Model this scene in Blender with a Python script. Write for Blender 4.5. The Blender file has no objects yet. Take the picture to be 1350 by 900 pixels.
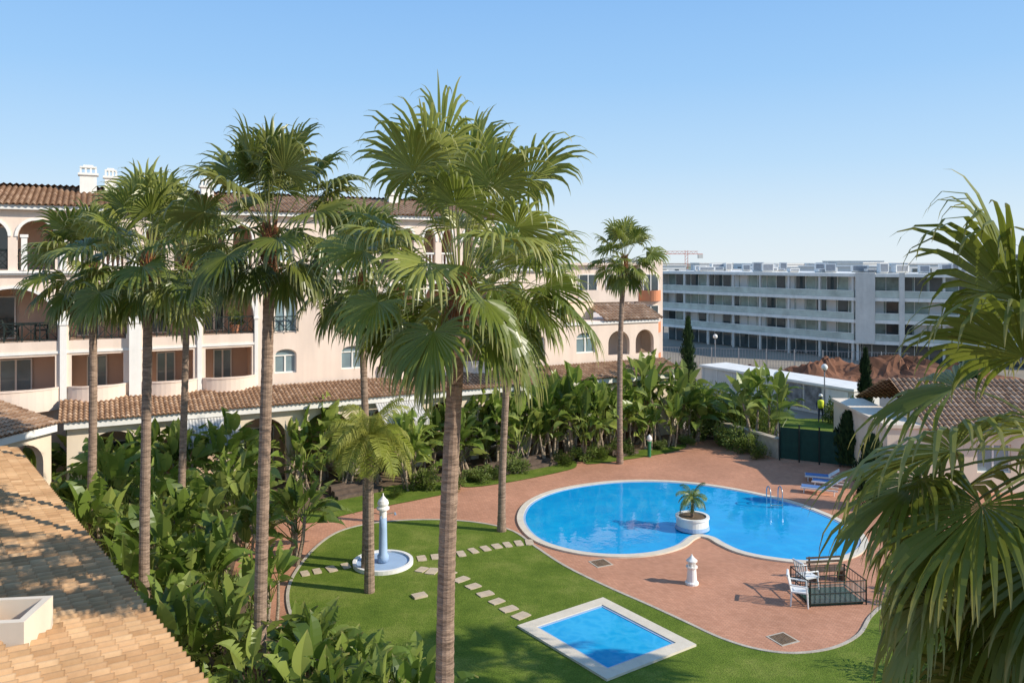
import bpy, math, random
from mathutils import Vector as V, Matrix
PI=math.pi; R=math.radians
sc=bpy.context.scene; col=sc.collection
H=10.5; F=1050.0; HY=345.0
def g(px,py,z=0.0):
    Y=(H-z)*F/(py-HY); return V((Y*(px-675)/F,Y,z))
def at(px,py,Y): return V((Y*(px-675)/F,Y,H-Y*(py-HY)/F))
# ------------------------------------------------------------ mesh builder
class MB:
    def __init__(s): s.v=[]; s.f=[]; s.uv=[]
    def add(s,pts,uv=None):
        i=len(s.v); s.v+=[tuple(p) for p in pts]; s.f.append(tuple(range(i,i+len(pts)))); s.uv.append(uv)
    def box(s,x0,x1,y0,y1,z0,z1):
        i=len(s.v)
        s.v+=[(x0,y0,z0),(x1,y0,z0),(x1,y1,z0),(x0,y1,z0),(x0,y0,z1),(x1,y0,z1),(x1,y1,z1),(x0,y1,z1)]
        for q in((0,3,2,1),(4,5,6,7),(0,1,5,4),(1,2,6,5),(2,3,7,6),(3,0,4,7)):
            s.f.append(tuple(i+k for k in q)); s.uv.append(None)
        return s
    def bar(s,p0,p1,r0,r1=None,n=5,cap=True):
        if r1 is None:r1=r0
        p0=V(p0);p1=V(p1);d=(p1-p0)
        if d.length<1e-6:return s
        d.normalize(); a=d.orthogonal().normalized(); b=d.cross(a); i=len(s.v)
        for k in range(n):
            t=2*PI*k/n; o=a*math.cos(t)+b*math.sin(t)
            s.v.append(tuple(p0+o*r0)); s.v.append(tuple(p1+o*r1))
        for k in range(n):
            j=(k+1)%n; s.f.append((i+2*k,i+2*j,i+2*j+1,i+2*k+1)); s.uv.append(None)
        if cap:
            s.f.append(tuple(i+2*k for k in range(n))[::-1]); s.uv.append(None)
            s.f.append(tuple(i+2*k+1 for k in range(n))); s.uv.append(None)
        return s
    def lathe(s,prof,c=(0,0,0),n=20,centers=None):
        i=len(s.v); m=len(prof)
        for q,(r,z) in enumerate(prof):
            cx,cy=(centers[q] if centers else (0,0))
            for k in range(n):
                t=2*PI*k/n; s.v.append((c[0]+cx+r*math.cos(t),c[1]+cy+r*math.sin(t),c[2]+z))
        for q in range(m-1):
            for k in range(n):
                j=(k+1)%n
                s.f.append((i+q*n+k,i+q*n+j,i+(q+1)*n+j,i+(q+1)*n+k)); s.uv.append(None)
        s.f.append(tuple(i+k for k in range(n))[::-1]); s.uv.append(None)
        s.f.append(tuple(i+(m-1)*n+k for k in range(n))); s.uv.append(None)
        return s
    def build(s,name,mat,parent=None,smooth=False,label=None):
        me=bpy.data.meshes.new(name); me.from_pydata(s.v,[],s.f)
        if any(u is not None for u in s.uv):
            lay=me.uv_layers.new(name='UVMap'); k=0
            for f,u in zip(s.f,s.uv):
                for j in range(len(f)):
                    if u is not None: lay.data[k].uv=u[j] if isinstance(u,list) else u
                    k+=1
        if smooth:
            me.polygons.foreach_set('use_smooth',[True]*len(me.polygons))
        me.materials.append(mat); me.update()
        o=bpy.data.objects.new(name,me); col.objects.link(o)
        if parent: o.parent=parent
        if label: o['label']=label
        return o
def tag(o,label,cat,group=None,kind=None):
    if label:o['label']=label
    if cat:o['category']=cat
    if group:o['group']=group
    if kind:o['kind']=kind
    return o
def thing(name,loc,rz,label,cat,group=None):
    o=bpy.data.objects.new(name,None); col.objects.link(o); o.empty_display_size=.2
    o.location=loc; o.rotation_euler=(0,0,rz); return tag(o,label,cat,group)
def copy_tree(o,parent=None):
    c=o.copy(); col.objects.link(c); c.parent=parent
    for ch in list(o.children): copy_tree(ch,c)
    return c
# ------------------------------------------------------------ materials
def nm(name):
    m=bpy.data.materials.new(name); m.use_nodes=True; nt=m.node_tree
    return m,nt,nt.nodes,nt.links,nt.nodes['Principled BSDF']
def mat(name,c,rough=.7,var=.12,scale=3.0,bump=0.0,bscale=40,metal=0,stain=0,alpha=None,spec=.4):
    m,nt,N,L,P=nm(name)
    P.inputs['Roughness'].default_value=rough; P.inputs['Metallic'].default_value=metal
    P.inputs['Specular IOR Level'].default_value=spec
    tc=N.new('ShaderNodeTexCoord')
    n=N.new('ShaderNodeTexNoise'); n.inputs['Scale'].default_value=scale; n.inputs['Detail'].default_value=6
    n.inputs['Roughness'].default_value=.65
    L.new(tc.outputs['Object'],n.inputs['Vector'])
    r=N.new('ShaderNodeValToRGB')
    r.color_ramp.elements[0].position=.3; r.color_ramp.elements[1].position=.7
    r.color_ramp.elements[0].color=(*[x*(1-var) for x in c],1); r.color_ramp.elements[1].color=(*[min(1,x*(1+var)) for x in c],1)
    L.new(n.outputs['Fac'],r.inputs['Fac'])
    out=r.outputs['Color']
    if stain:
        mp=N.new('ShaderNodeMapping'); mp.inputs['Scale'].default_value=(1.2,1.2,.12); L.new(tc.outputs['Object'],mp.inputs['Vector'])
        n2=N.new('ShaderNodeTexNoise'); n2.inputs['Scale'].default_value=1.6; n2.inputs['Detail'].default_value=8; L.new(mp.outputs[0],n2.inputs['Vector'])
        r2=N.new('ShaderNodeValToRGB'); r2.color_ramp.elements[0].position=.35; r2.color_ramp.elements[1].position=.6
        r2.color_ramp.elements[0].color=(1-stain,1-stain,1-stain,1); r2.color_ramp.elements[1].color=(1,1,1,1)
        L.new(n2.outputs['Fac'],r2.inputs['Fac'])
        mx=N.new('ShaderNodeMixRGB'); mx.blend_type='MULTIPLY'; mx.inputs['Fac'].default_value=1
        L.new(out,mx.inputs[1]); L.new(r2.outputs['Color'],mx.inputs[2]); out=mx.outputs[0]
    L.new(out,P.inputs['Base Color'])
    if bump:
        nb=N.new('ShaderNodeTexNoise'); nb.inputs['Scale'].default_value=bscale; nb.inputs['Detail'].default_value=4
        L.new(tc.outputs['Object'],nb.inputs['Vector'])
        b=N.new('ShaderNodeBump'); b.inputs['Strength'].default_value=bump; b.inputs['Distance'].default_value=.03
        L.new(nb.outputs['Fac'],b.inputs['Height']); L.new(b.outputs[0],P.inputs['Normal'])
    if alpha is not None: P.inputs['Alpha'].default_value=alpha
    return m
def leafmat(name,c0,c1,c2,tip,rough=.45,trans=.3,spec=.4,tippos=.75):
    m,nt,N,L,P=nm(name)
    uv=N.new('ShaderNodeUVMap'); s=N.new('ShaderNodeSeparateXYZ'); L.new(uv.outputs[0],s.inputs[0])
    r=N.new('ShaderNodeValToRGB'); e=r.color_ramp.elements; e[0].color=(*c0,1); e[1].color=(*c2,1)
    x=e.new(.5); x.color=(*c1,1)
    L.new(s.outputs[0],r.inputs['Fac'])
    r2=N.new('ShaderNodeValToRGB'); r2.color_ramp.elements[0].position=tippos; r2.color_ramp.elements[0].color=(0,0,0,1); r2.color_ramp.elements[1].color=(.7,.7,.7,1)
    L.new(s.outputs[1],r2.inputs['Fac'])
    mx=N.new('ShaderNodeMixRGB'); L.new(r2.outputs['Color'],mx.inputs[0]); L.new(r.outputs['Color'],mx.inputs[1]); mx.inputs[2].default_value=(*tip,1)
    oi=N.new('ShaderNodeObjectInfo'); hs=N.new('ShaderNodeHueSaturation'); mr=N.new('ShaderNodeMapRange')
    mr.inputs['To Min'].default_value=.8; mr.inputs['To Max'].default_value=1.25
    L.new(oi.outputs['Random'],mr.inputs[0]); L.new(mr.outputs[0],hs.inputs['Value']); L.new(mx.outputs[0],hs.inputs['Color'])
    L.new(hs.outputs[0],P.inputs['Base Color']); P.inputs['Roughness'].default_value=rough; P.inputs['Specular IOR Level'].default_value=spec
    t=N.new('ShaderNodeBsdfTranslucent'); L.new(hs.outputs[0],t.inputs['Color'])
    ms=N.new('ShaderNodeMixShader'); ms.inputs[0].default_value=trans
    L.new(P.outputs[0],ms.inputs[1]); L.new(t.outputs[0],ms.inputs[2]); L.new(ms.outputs[0],N['Material Output'].inputs['Surface'])
    return m
def tilemat(name,cs):
    m,nt,N,L,P=nm(name); P.inputs['Roughness'].default_value=.85; P.inputs['Specular IOR Level'].default_value=.2
    uv=N.new('ShaderNodeUVMap'); fl=N.new('ShaderNodeVectorMath'); fl.operation='FLOOR'; L.new(uv.outputs[0],fl.inputs[0])
    w=N.new('ShaderNodeTexWhiteNoise'); w.noise_dimensions='2D'; L.new(fl.outputs[0],w.inputs['Vector'])
    r=N.new('ShaderNodeValToRGB'); e=r.color_ramp.elements; e[0].color=(*cs[0],1); e[1].color=(*cs[-1],1)
    for i,c in enumerate(cs[1:-1]):
        q=e.new((i+1)/(len(cs)-1)); q.color=(*c,1)
    L.new(w.outputs['Value'],r.inputs['Fac'])
    tc=N.new('ShaderNodeTexCoord'); n=N.new('ShaderNodeTexNoise'); n.inputs['Scale'].default_value=.9; n.inputs['Detail'].default_value=9; n.inputs['Roughness'].default_value=.75
    L.new(tc.outputs['Object'],n.inputs['Vector'])
    r2=N.new('ShaderNodeValToRGB'); r2.color_ramp.elements[0].position=.35; r2.color_ramp.elements[1].position=.62
    r2.color_ramp.elements[0].color=(.74,.7,.67,1); r2.color_ramp.elements[1].color=(1.05,1.02,1,1)
    L.new(n.outputs['Fac'],r2.inputs['Fac'])
    mx=N.new('ShaderNodeMixRGB'); mx.blend_type='MULTIPLY'; mx.inputs[0].default_value=.85
    L.new(r.outputs['Color'],mx.inputs[1]); L.new(r2.outputs['Color'],mx.inputs[2])
    fr=N.new('ShaderNodeVectorMath'); fr.operation='FRACTION'; L.new(uv.outputs[0],fr.inputs[0])
    sx=N.new('ShaderNodeSeparateXYZ'); L.new(fr.outputs[0],sx.inputs[0])
    r3=N.new('ShaderNodeValToRGB'); e=r3.color_ramp.elements; e[0].position=0; e[0].color=(.42,.34,.28,1); e[1].position=1; e[1].color=(.42,.34,.28,1)
    q=e.new(.22); q.color=(1,1,1,1); q=e.new(.78); q.color=(1,1,1,1); L.new(sx.outputs[0],r3.inputs['Fac'])
    r4=N.new('ShaderNodeValToRGB'); e=r4.color_ramp.elements; e[0].position=0; e[0].color=(.4,.32,.26,1); e[1].position=.18; e[1].color=(1,1,1,1); L.new(sx.outputs[1],r4.inputs['Fac'])
    m2=N.new('ShaderNodeMixRGB'); m2.blend_type='MULTIPLY'; m2.inputs[0].default_value=.9; L.new(mx.outputs[0],m2.inputs[1]); L.new(r3.outputs[0],m2.inputs[2])
    m3=N.new('ShaderNodeMixRGB'); m3.blend_type='MULTIPLY'; m3.inputs[0].default_value=.95; L.new(m2.outputs[0],m3.inputs[1]); L.new(r4.outputs[0],m3.inputs[2])
    L.new(m3.outputs[0],P.inputs['Base Color'])
    return m
def brickmat():
    m,nt,N,L,P=nm('salmon_brick_paving'); P.inputs['Roughness'].default_value=.8; P.inputs['Specular IOR Level'].default_value=.2
    tc=N.new('ShaderNodeTexCoord'); mp=N.new('ShaderNodeMapping'); mp.inputs['Rotation'].default_value=(0,0,R(35)); L.new(tc.outputs['Object'],mp.inputs['Vector'])
    b=N.new('ShaderNodeTexBrick'); b.inputs['Scale'].default_value=3.2; b.inputs['Mortar Size'].default_value=.02
    b.inputs['Color1'].default_value=(.54,.26,.155,1); b.inputs['Color2'].default_value=(.65,.33,.205,1); b.inputs['Mortar'].default_value=(.4,.21,.135,1)
    L.new(mp.outputs[0],b.inputs['Vector'])
    n=N.new('ShaderNodeTexNoise'); n.inputs['Scale'].default_value=.35; n.inputs['Detail'].default_value=9; n.inputs['Roughness'].default_value=.7; L.new(tc.outputs['Object'],n.inputs['Vector'])
    r2=N.new('ShaderNodeValToRGB'); r2.color_ramp.elements[0].position=.3; r2.color_ramp.elements[1].position=.68
    r2.color_ramp.elements[0].color=(.76,.74,.72,1); r2.color_ramp.elements[1].color=(1.1,1.07,1.05,1); L.new(n.outputs['Fac'],r2.inputs['Fac'])
    mx=N.new('ShaderNodeMixRGB'); mx.blend_type='MULTIPLY'; mx.inputs[0].default_value=1
    L.new(b.outputs['Color'],mx.inputs[1]); L.new(r2.outputs['Color'],mx.inputs[2]); L.new(mx.outputs[0],P.inputs['Base Color'])
    return m
def watermat(name,c0,c1,ls):
    m,nt,N,L,P=nm(name); P.inputs['Roughness'].default_value=.04; P.inputs['IOR'].default_value=1.33; P.inputs['Specular IOR Level'].default_value=.5
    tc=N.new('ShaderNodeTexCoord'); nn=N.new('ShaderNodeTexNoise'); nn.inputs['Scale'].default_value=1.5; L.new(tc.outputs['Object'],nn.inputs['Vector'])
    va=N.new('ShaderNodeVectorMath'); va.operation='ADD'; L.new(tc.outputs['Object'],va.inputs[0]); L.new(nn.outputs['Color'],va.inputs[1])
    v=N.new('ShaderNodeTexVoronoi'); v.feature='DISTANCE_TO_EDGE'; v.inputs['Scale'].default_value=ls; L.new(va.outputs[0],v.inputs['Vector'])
    r=N.new('ShaderNodeValToRGB'); e=r.color_ramp.elements; e[0].position=0; e[0].color=(*c1,1); e[1].position=.22; e[1].color=(*c0,1)  # paler cell edges: caustic light painted into the water colour
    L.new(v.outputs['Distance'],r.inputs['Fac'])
    n2=N.new('ShaderNodeTexNoise'); n2.inputs['Scale'].default_value=.25; n2.inputs['Detail'].default_value=3; L.new(tc.outputs['Object'],n2.inputs['Vector'])
    mx=N.new('ShaderNodeMixRGB'); mx.blend_type='MULTIPLY'; mx.inputs[0].default_value=.6; L.new(r.outputs[0],mx.inputs[1])
    r3=N.new('ShaderNodeValToRGB'); r3.color_ramp.elements[0].position=.3; r3.color_ramp.elements[1].position=.7; r3.color_ramp.elements[0].color=(.7,.8,.9,1); r3.color_ramp.elements[1].color=(1.1,1.1,1.05,1)
    L.new(n2.outputs['Fac'],r3.inputs['Fac']); L.new(r3.outputs[0],mx.inputs[2])
    L.new(mx.outputs[0],P.inputs['Base Color'])
    nb=N.new('ShaderNodeTexNoise'); nb.inputs['Scale'].default_value=2.2; nb.inputs['Detail'].default_value=2; L.new(tc.outputs['Object'],nb.inputs['Vector'])
    b=N.new('ShaderNodeBump'); b.inputs['Strength'].default_value=.14; b.inputs['Distance'].default_value=.05; L.new(nb.outputs['Fac'],b.inputs['Height']); L.new(b.outputs[0],P.inputs['Normal'])
    return m
def grassmat():
    m,nt,N,L,P=nm('mown_grass'); P.inputs['Roughness'].default_value=.9; P.inputs['Specular IOR Level'].default_value=.15
    tc=N.new('ShaderNodeTexCoord')
    a=N.new('ShaderNodeTexNoise'); a.inputs['Scale'].default_value=.45; a.inputs['Detail'].default_value=10; a.inputs['Roughness'].default_value=.75; L.new(tc.outputs['Object'],a.inputs['Vector'])
    r=N.new('ShaderNodeValToRGB'); e=r.color_ramp.elements; e[0].position=.32; e[0].color=(.08,.13,.014,1); e[1].position=.7; e[1].color=(.25,.27,.06,1); q=e.new(.5); q.color=(.135,.19,.024,1)
    L.new(a.outputs['Fac'],r.inputs['Fac'])
    c=N.new('ShaderNodeTexNoise'); c.inputs['Scale'].default_value=26; c.inputs['Detail'].default_value=5; L.new(tc.outputs['Object'],c.inputs['Vector'])
    r2=N.new('ShaderNodeValToRGB'); r2.color_ramp.elements[0].position=.35; r2.color_ramp.elements[1].position=.65; r2.color_ramp.elements[0].color=(.65,.66,.64,1); r2.color_ramp.elements[1].color=(1.18,1.18,1.1,1); L.new(c.outputs['Fac'],r2.inputs['Fac'])
    mx=N.new('ShaderNodeMixRGB'); mx.blend_type='MULTIPLY'; mx.inputs[0].default_value=.9; L.new(r.outputs[0],mx.inputs[1]); L.new(r2.outputs[0],mx.inputs[2]); L.new(mx.outputs[0],P.inputs['Base Color'])
    b=N.new('ShaderNodeBump'); b.inputs['Strength'].default_value=.45; b.inputs['Distance'].default_value=.05; L.new(c.outputs['Fac'],b.inputs['Height']); L.new(b.outputs[0],P.inputs['Normal'])
    return m
def trunkmat(name,c):
    m,nt,N,L,P=nm(name); P.inputs['Roughness'].default_value=.9; P.inputs['Specular IOR Level'].default_value=.15
    tc=N.new('ShaderNodeTexCoord'); mp=N.new('ShaderNodeMapping'); mp.inputs['Scale'].default_value=(2.5,2.5,14); L.new(tc.outputs['Object'],mp.inputs['Vector'])
    n=N.new('ShaderNodeTexNoise'); n.inputs['Scale'].default_value=1.6; n.inputs['Detail'].default_value=7; n.inputs['Roughness'].default_value=.7; L.new(mp.outputs[0],n.inputs['Vector'])
    r=N.new('ShaderNodeValToRGB'); e=r.color_ramp.elements; e[0].position=.33; e[0].color=(*[x*.4 for x in c],1); e[1].position=.66; e[1].color=(*[x*1.3 for x in c],1)
    L.new(n.outputs['Fac'],r.inputs['Fac']); L.new(r.outputs[0],P.inputs['Base Color'])
    b=N.new('ShaderNodeBump'); b.inputs['Strength'].default_value=.8; b.inputs['Distance'].default_value=.04; L.new(n.outputs['Fac'],b.inputs['Height']); L.new(b.outputs[0],P.inputs['Normal'])
    return m
def stripemat(name,c0,c1,sc_):
    m,nt,N,L,P=nm(name); P.inputs['Roughness'].default_value=.8
    tc=N.new('ShaderNodeTexCoord'); w=N.new('ShaderNodeTexWave'); w.inputs['Scale'].default_value=sc_; L.new(tc.outputs['Object'],w.inputs['Vector'])
    r=N.new('ShaderNodeValToRGB'); r.color_ramp.interpolation='CONSTANT'; r.color_ramp.elements[0].color=(*c0,1); r.color_ramp.elements[1].position=.5; r.color_ramp.elements[1].color=(*c1,1)
    L.new(w.outputs['Fac'],r.inputs['Fac']); L.new(r.outputs[0],P.inputs['Base Color']); return m
M=dict(
 peach=mat('peach_render',(.86,.69,.565),.85,.04,.6,.15,30,stain=.10),
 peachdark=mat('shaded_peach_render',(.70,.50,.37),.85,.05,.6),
 cream=mat('cream_render',(.82,.68,.52),.85,.06,.5,stain=.08),
 orange=mat('terracotta_render',(.66,.25,.12),.8,.08,1),
 white=mat('white_paint',(.87,.83,.77),.7,.05,1.5,stain=.08),
 whiteclean=mat('clean_white_paint',(.86,.83,.76),.6,.06,2,stain=.1),
 conc=mat('pale_concrete',(.68,.65,.59),.85,.08,1.2,.2,20,stain=.12),
 coping=mat('pale_coping_stone',(.7,.61,.48),.75,.1,2.5,.1,30),
 slab=mat('sandy_stepping_stone',(.56,.44,.31),.85,.15,3,.3,30),
 stone=mat('sandy_stone',(.5,.43,.34),.85,.2,4,.4,25),
 glass=mat('dark_window_glass',(.06,.08,.085),.06,.3,.8,spec=.9),
 glassb=mat('blue_grey_glass',(.2,.28,.3),.08,.35,.35,spec=.9),
 glassg=mat('pale_green_glass',(.30,.36,.31),.2,.5,.5,spec=.5),
 glassg2=mat('balcony_glass_sheet',(.5,.55,.48),.2,.3,.6,spec=.5),
 rail=mat('dark_green_iron',(.015,.025,.022),.5,.1,5),
 dkgreen=mat('dark_green_windbreak',(.012,.05,.035),.8,.2,3,.2,30),
 soil=mat('planting_soil',(.15,.1,.06),.95,.35,2,.6,12),
 ground=mat('dry_ground',(.3,.25,.19),.95,.3,.08,.3,2),
 dirt=mat('red_brown_excavated_soil',(.2,.09,.05),.95,.35,.6,1,3),
 wood=mat('weathered_dark_timber',(.13,.09,.065),.85,.35,4,.5,25),
 metal=mat('polished_steel',(.6,.6,.6),.25,.05,5,metal=1),
 galv=mat('galvanised_scaffold',(.3,.31,.33),.5,.15,3,metal=.5),
 plastic=mat('white_plastic',(.8,.8,.77),.4,.03,5),
 blue=mat('blue_fabric',(.1,.2,.42),.8,.1,6),
 bluewhite=mat('pale_blue_paint',(.34,.46,.62),.6,.08,2),
 boot=mat('rusty_leaf_bases',(.26,.1,.04),.9,.45,9,.5,30),
 bark=trunkmat('ringed_palm_bark',(.36,.25,.18)),
 barkd=trunkmat('grey_stem_bark',(.4,.31,.22)),
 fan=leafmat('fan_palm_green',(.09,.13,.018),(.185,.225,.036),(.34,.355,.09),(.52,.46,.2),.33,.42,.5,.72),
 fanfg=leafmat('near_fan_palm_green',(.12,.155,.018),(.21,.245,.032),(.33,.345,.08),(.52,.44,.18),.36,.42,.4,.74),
 feather=leafmat('yellow_green_feather_palm',(.28,.33,.03),(.38,.42,.05),(.48,.48,.1),(.45,.42,.12),.5,.4,.3,.8),
 banana=leafmat('glossy_paddle_leaf',(.075,.125,.018),(.165,.24,.036),(.34,.39,.09),(.46,.38,.15),.36,.4,.45,.88),
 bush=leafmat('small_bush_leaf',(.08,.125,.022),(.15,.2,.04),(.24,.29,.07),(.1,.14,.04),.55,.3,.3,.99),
 cyp=leafmat('cypress_foliage',(.012,.03,.01),(.022,.045,.015),(.04,.07,.02),(.03,.05,.02),.8,.1,.2,.99),
 tile=tilemat('terracotta_tile_near',[(.46,.27,.135),(.55,.34,.175),(.62,.39,.21),(.5,.295,.15),(.68,.45,.25)]),
 tilefar=tilemat('terracotta_tile_far',[(.34,.21,.13),(.47,.3,.185),(.56,.38,.245),(.4,.25,.155),(.66,.47,.32)]),
 paving=brickmat(), grass=grassmat(),
 water=watermat('pool_water',(.006,.33,.66),(.01,.37,.69),.8), water2=watermat('paddling_pool_water',(.015,.36,.66),(.04,.42,.7),1.6),
 awn=stripemat('striped_awning_cloth',(.66,.62,.56),(.36,.35,.33),2.4),
 yellow=mat('yellow_high_vis_cloth',(.75,.8,.05),.7,.05,8), trou=mat('dark_work_clothes',(.04,.05,.08),.8,.1,8),
 photo=mat('greyscale_printed_picture',(.2,.2,.2),.6,.95,1.1), asphalt=mat('grey_asphalt',(.13,.13,.125),.9,.15,.5),
 crane=mat('red_white_crane_paint',(.6,.2,.14),.6,.1,3), town=mat('distant_white_render',(.78,.76,.72),.8,.12,.02),
 farleaf=mat('distant_tree_green',(.2,.24,.18),.95,.3,.05), clay=mat('clay_pot',(.45,.2,.11),.8,.1,5),
 fiber=mat('brown_fibre',(.2,.12,.06),.95,.4,12))
# ------------------------------------------------------------ camera, light
cam=bpy.data.cameras.new('camera'); co=bpy.data.objects.new('camera',cam); col.objects.link(co)
co.location=(0,0,H); co.rotation_euler=(PI/2,0,0); cam.sensor_width=36; cam.lens=F/1350*36; cam.shift_y=-105/1350
cam.clip_end=6000; cam.clip_start=.1; sc.camera=co
el=R(31.5); S=V((.97*math.cos(el),-.24*math.cos(el),math.sin(el))).normalized()
sl=bpy.data.lights.new('sun','SUN'); so=bpy.data.objects.new('sun',sl); col.objects.link(so)
sl.energy=5.0; sl.angle=R(.5); sl.color=(1,.925,.8); so.rotation_euler=S.to_track_quat('Z','Y').to_euler()
w=bpy.data.worlds.new('World'); sc.world=w; w.use_nodes=True; wn=w.node_tree
sky=wn.nodes.new('ShaderNodeTexSky'); sky.sky_type='NISHITA'; sky.sun_disc=False; sky.sun_elevation=el; sky.sun_rotation=math.atan2(S.x,S.y)
sky.air_density=1.0; sky.dust_density=.3; sky.ozone_density=2.0
tc=wn.nodes.new('ShaderNodeTexCoord'); sx=wn.nodes.new('ShaderNodeSeparateXYZ'); wn.links.new(tc.outputs['Generated'],sx.inputs[0])
rp=wn.nodes.new('ShaderNodeValToRGB'); e=rp.color_ramp.elements
e[0].position=0; e[0].color=(.78,.88,.95,1); e[1].position=1; e[1].color=(.13,.3,.66,1)
for p_,c_ in((.05,(.68,.83,.96)),(.12,(.51,.74,.98)),(.22,(.35,.62,.97)),(.34,(.25,.51,.92))):
    q=e.new(p_); q.color=(*c_,1)
wn.links.new(sx.outputs[2],rp.inputs['Fac'])
vm=wn.nodes.new('ShaderNodeVectorMath'); vm.operation='SCALE'; vm.inputs['Scale'].default_value=1/.14; wn.links.new(rp.outputs[0],vm.inputs[0])
mxw=wn.nodes.new('ShaderNodeMixRGB'); mxw.inputs[0].default_value=.93; wn.links.new(sky.outputs[0],mxw.inputs[1]); wn.links.new(vm.outputs[0],mxw.inputs[2])
wn.links.new(mxw.outputs[0],wn.nodes['Background'].inputs[0]); wn.nodes['Background'].inputs[1].default_value=.14
sc.view_settings.view_transform='Standard'; sc.view_settings.look='None'; sc.view_settings.exposure=0
# ------------------------------------------------------------ ground sheets
def cr(pts,n=6):
    out=[]; m=len(pts)
    for i in range(m):
        p0,p1,p2,p3=pts[i-1],pts[i],pts[(i+1)%m],pts[(i+2)%m]
        for k in range(n):
            t=k/n; out.append(tuple(.5*((2*p1[j])+(-p0[j]+p2[j])*t+(2*p0[j]-5*p1[j]+4*p2[j]-p3[j])*t*t+(-p0[j]+3*p1[j]-3*p2[j]+p3[j])*t**3) for j in range(2)))
    return out
def area(p): return sum(p[i-1][0]*p[i][1]-p[i][0]*p[i-1][1] for i in range(len(p)))/2
def offset(p,d):
    s=1 if area(p)>0 else -1; o=[]; n=len(p)
    for i in range(n):
        a=V(p[i-1]);b=V(p[i]);c=V(p[(i+1)%n])
        e1=(b-a).normalized(); e2=(c-b).normalized(); n1=V((e1.y,-e1.x)); n2=V((e2.y,-e2.x)); m_=(n1+n2)
        m_=m_/max(.3,m_.length_squared)*2
        o.append(tuple(b+m_*d*s))
    return o
def sheet(name,pts,z,m,kind='structure'):
    if area(pts)<0: pts=pts[::-1]
    mb=MB(); mb.add([(x,y,z) for x,y in pts]); o=mb.build(name,m)
    if kind:o['kind']=kind
    return o
def ring(mb,pin,pout,z0,z1):
    n=len(pin)
    for i in range(n):
        j=(i+1)%n; a,b,c,d=pin[i],pin[j],pout[j],pout[i]
        mb.add([(*a,z1),(*b,z1),(*c,z1),(*d,z1)]); mb.add([(*a,z0),(*b,z0),(*b,z1),(*a,z1)]); mb.add([(*d,z1),(*c,z1),(*c,z0),(*d,z0)])
    return mb
def gp(l): return [tuple(g(*p)[:2]) for p in l]
sheet('ground',[(-3000,-500),(3000,-500),(3000,5500),(-3000,5500)],-.02,M['ground'])
sheet('courtyard_paving',[(-22,4),(34,4),(27,43.2),(16.2,43.2),(14,47.5),(10,49),(-20,35)],0,M['paving'])
bed=gp([(640,1250),(590,960),(500,905),(410,862),(350,810),(305,760),(318,715),(380,684),(470,666),(570,646),(640,632),(740,612),(830,600),(890,590),(925,580),(965,578)])
sheet('planting_bed',bed+[(13.4,48.6),(9.5,50.4),(-19.5,34.5),(-19.5,24),(-3,9)],.006,M['soil'])
lawnpts=gp([(382,778),(398,745),(425,716),(455,699),(505,689),(570,686),(630,690),(675,701),(705,722),(745,748),(800,775),(850,797),(900,820),(950,843),(1000,858),(1050,863),(1100,856),(1135,838),(1152,812),(1180,795),(1260,782),(1420,785),(1600,950),(1500,1300),(900,1400),(640,1300),(590,950),(510,895),(420,850),(388,815)])
lawn=cr(lawnpts,5); sheet('lawn',lawn,.03,M['grass'])
k=MB(); ring(k,lawn,offset(lawn,.1),0,.045); k.build('lawn_kerb',M['stone'])['kind']='structure'
strip=cr(gp([(400,690),(480,673),(565,656),(585,650),(580,636),(500,643),(420,660)]),4); sheet('grass_strip',strip,.025,M['grass'])
strip=cr(gp([(612,642),(670,636),(740,622),(760,615),(750,606),(690,614),(620,626)]),4); sheet('grass_strip',strip,.025,M['grass'])
strip=cr(gp([(775,612),(840,604),(897,593),(900,586),(840,594),(785,602)]),4); sheet('grass_strip',strip,.025,M['grass'])
sheet('outer_grass',gp([(960,552),(1120,552),(1180,575),(1160,592),(1040,590),(985,578)]),.02,M['grass'])
sheet('access_road',gp([(860,500),(1200,500),(1500,520),(1500,545),(1125,548),(930,518),(860,515)]),.012,M['asphalt'])
# pool
pp=gp([(690,681),(703,662),(740,647),(800,637.5),(860,635.5),(920,639.5),(980,649),(1040,663),(1085,679),(1120,697),(1135,715),(1118,732),(1070,740),(1020,736),(980,728),(956,718),(940,709),(922,705.5),(909,709),(893,720),(860,729),(815,732),(765,728),(720,716),(697,700)])
pool=cr(pp,6); 
t=thing('swimming_pool',(0,0,0),0,'large curved blue swimming pool with pale rim in brick terrace','pool')
mb=MB(); mb.add([(x,y,.02) for x,y in (pool if area(pool)>0 else pool[::-1])]); mb.build('water',M['water'],t)
mb=MB(); ring(mb,pool,offset(pool,.26),0,.06); mb.build('coping',M['coping'],t)
mb=MB(); ring(mb,offset(pool,-.09),pool,0,.035); mb.build('waterline_tiles',M['bluewhite'],t)
q=[tuple(g(*p,.08)[:2]) for p in [(795,787),(918,849),(800,895),(682,824)]]; qi=offset(q,-.38)
t=thing('paddling_pool',(0,0,0),0,'small square blue pool with stone rim set in the lawn','pool')
mb=MB(); mb.add([(x,y,.05) for x,y in (qi if area(qi)>0 else qi[::-1])]); mb.build('water',M['water2'],t)
mb=MB(); ring(mb,qi,q,0,.09); mb.build('coping',M['coping'],t)
mb=MB(); ring(mb,offset(qi,-.07),qi,0,.065); mb.build('waterline_tiles',M['bluewhite'],t)
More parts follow.
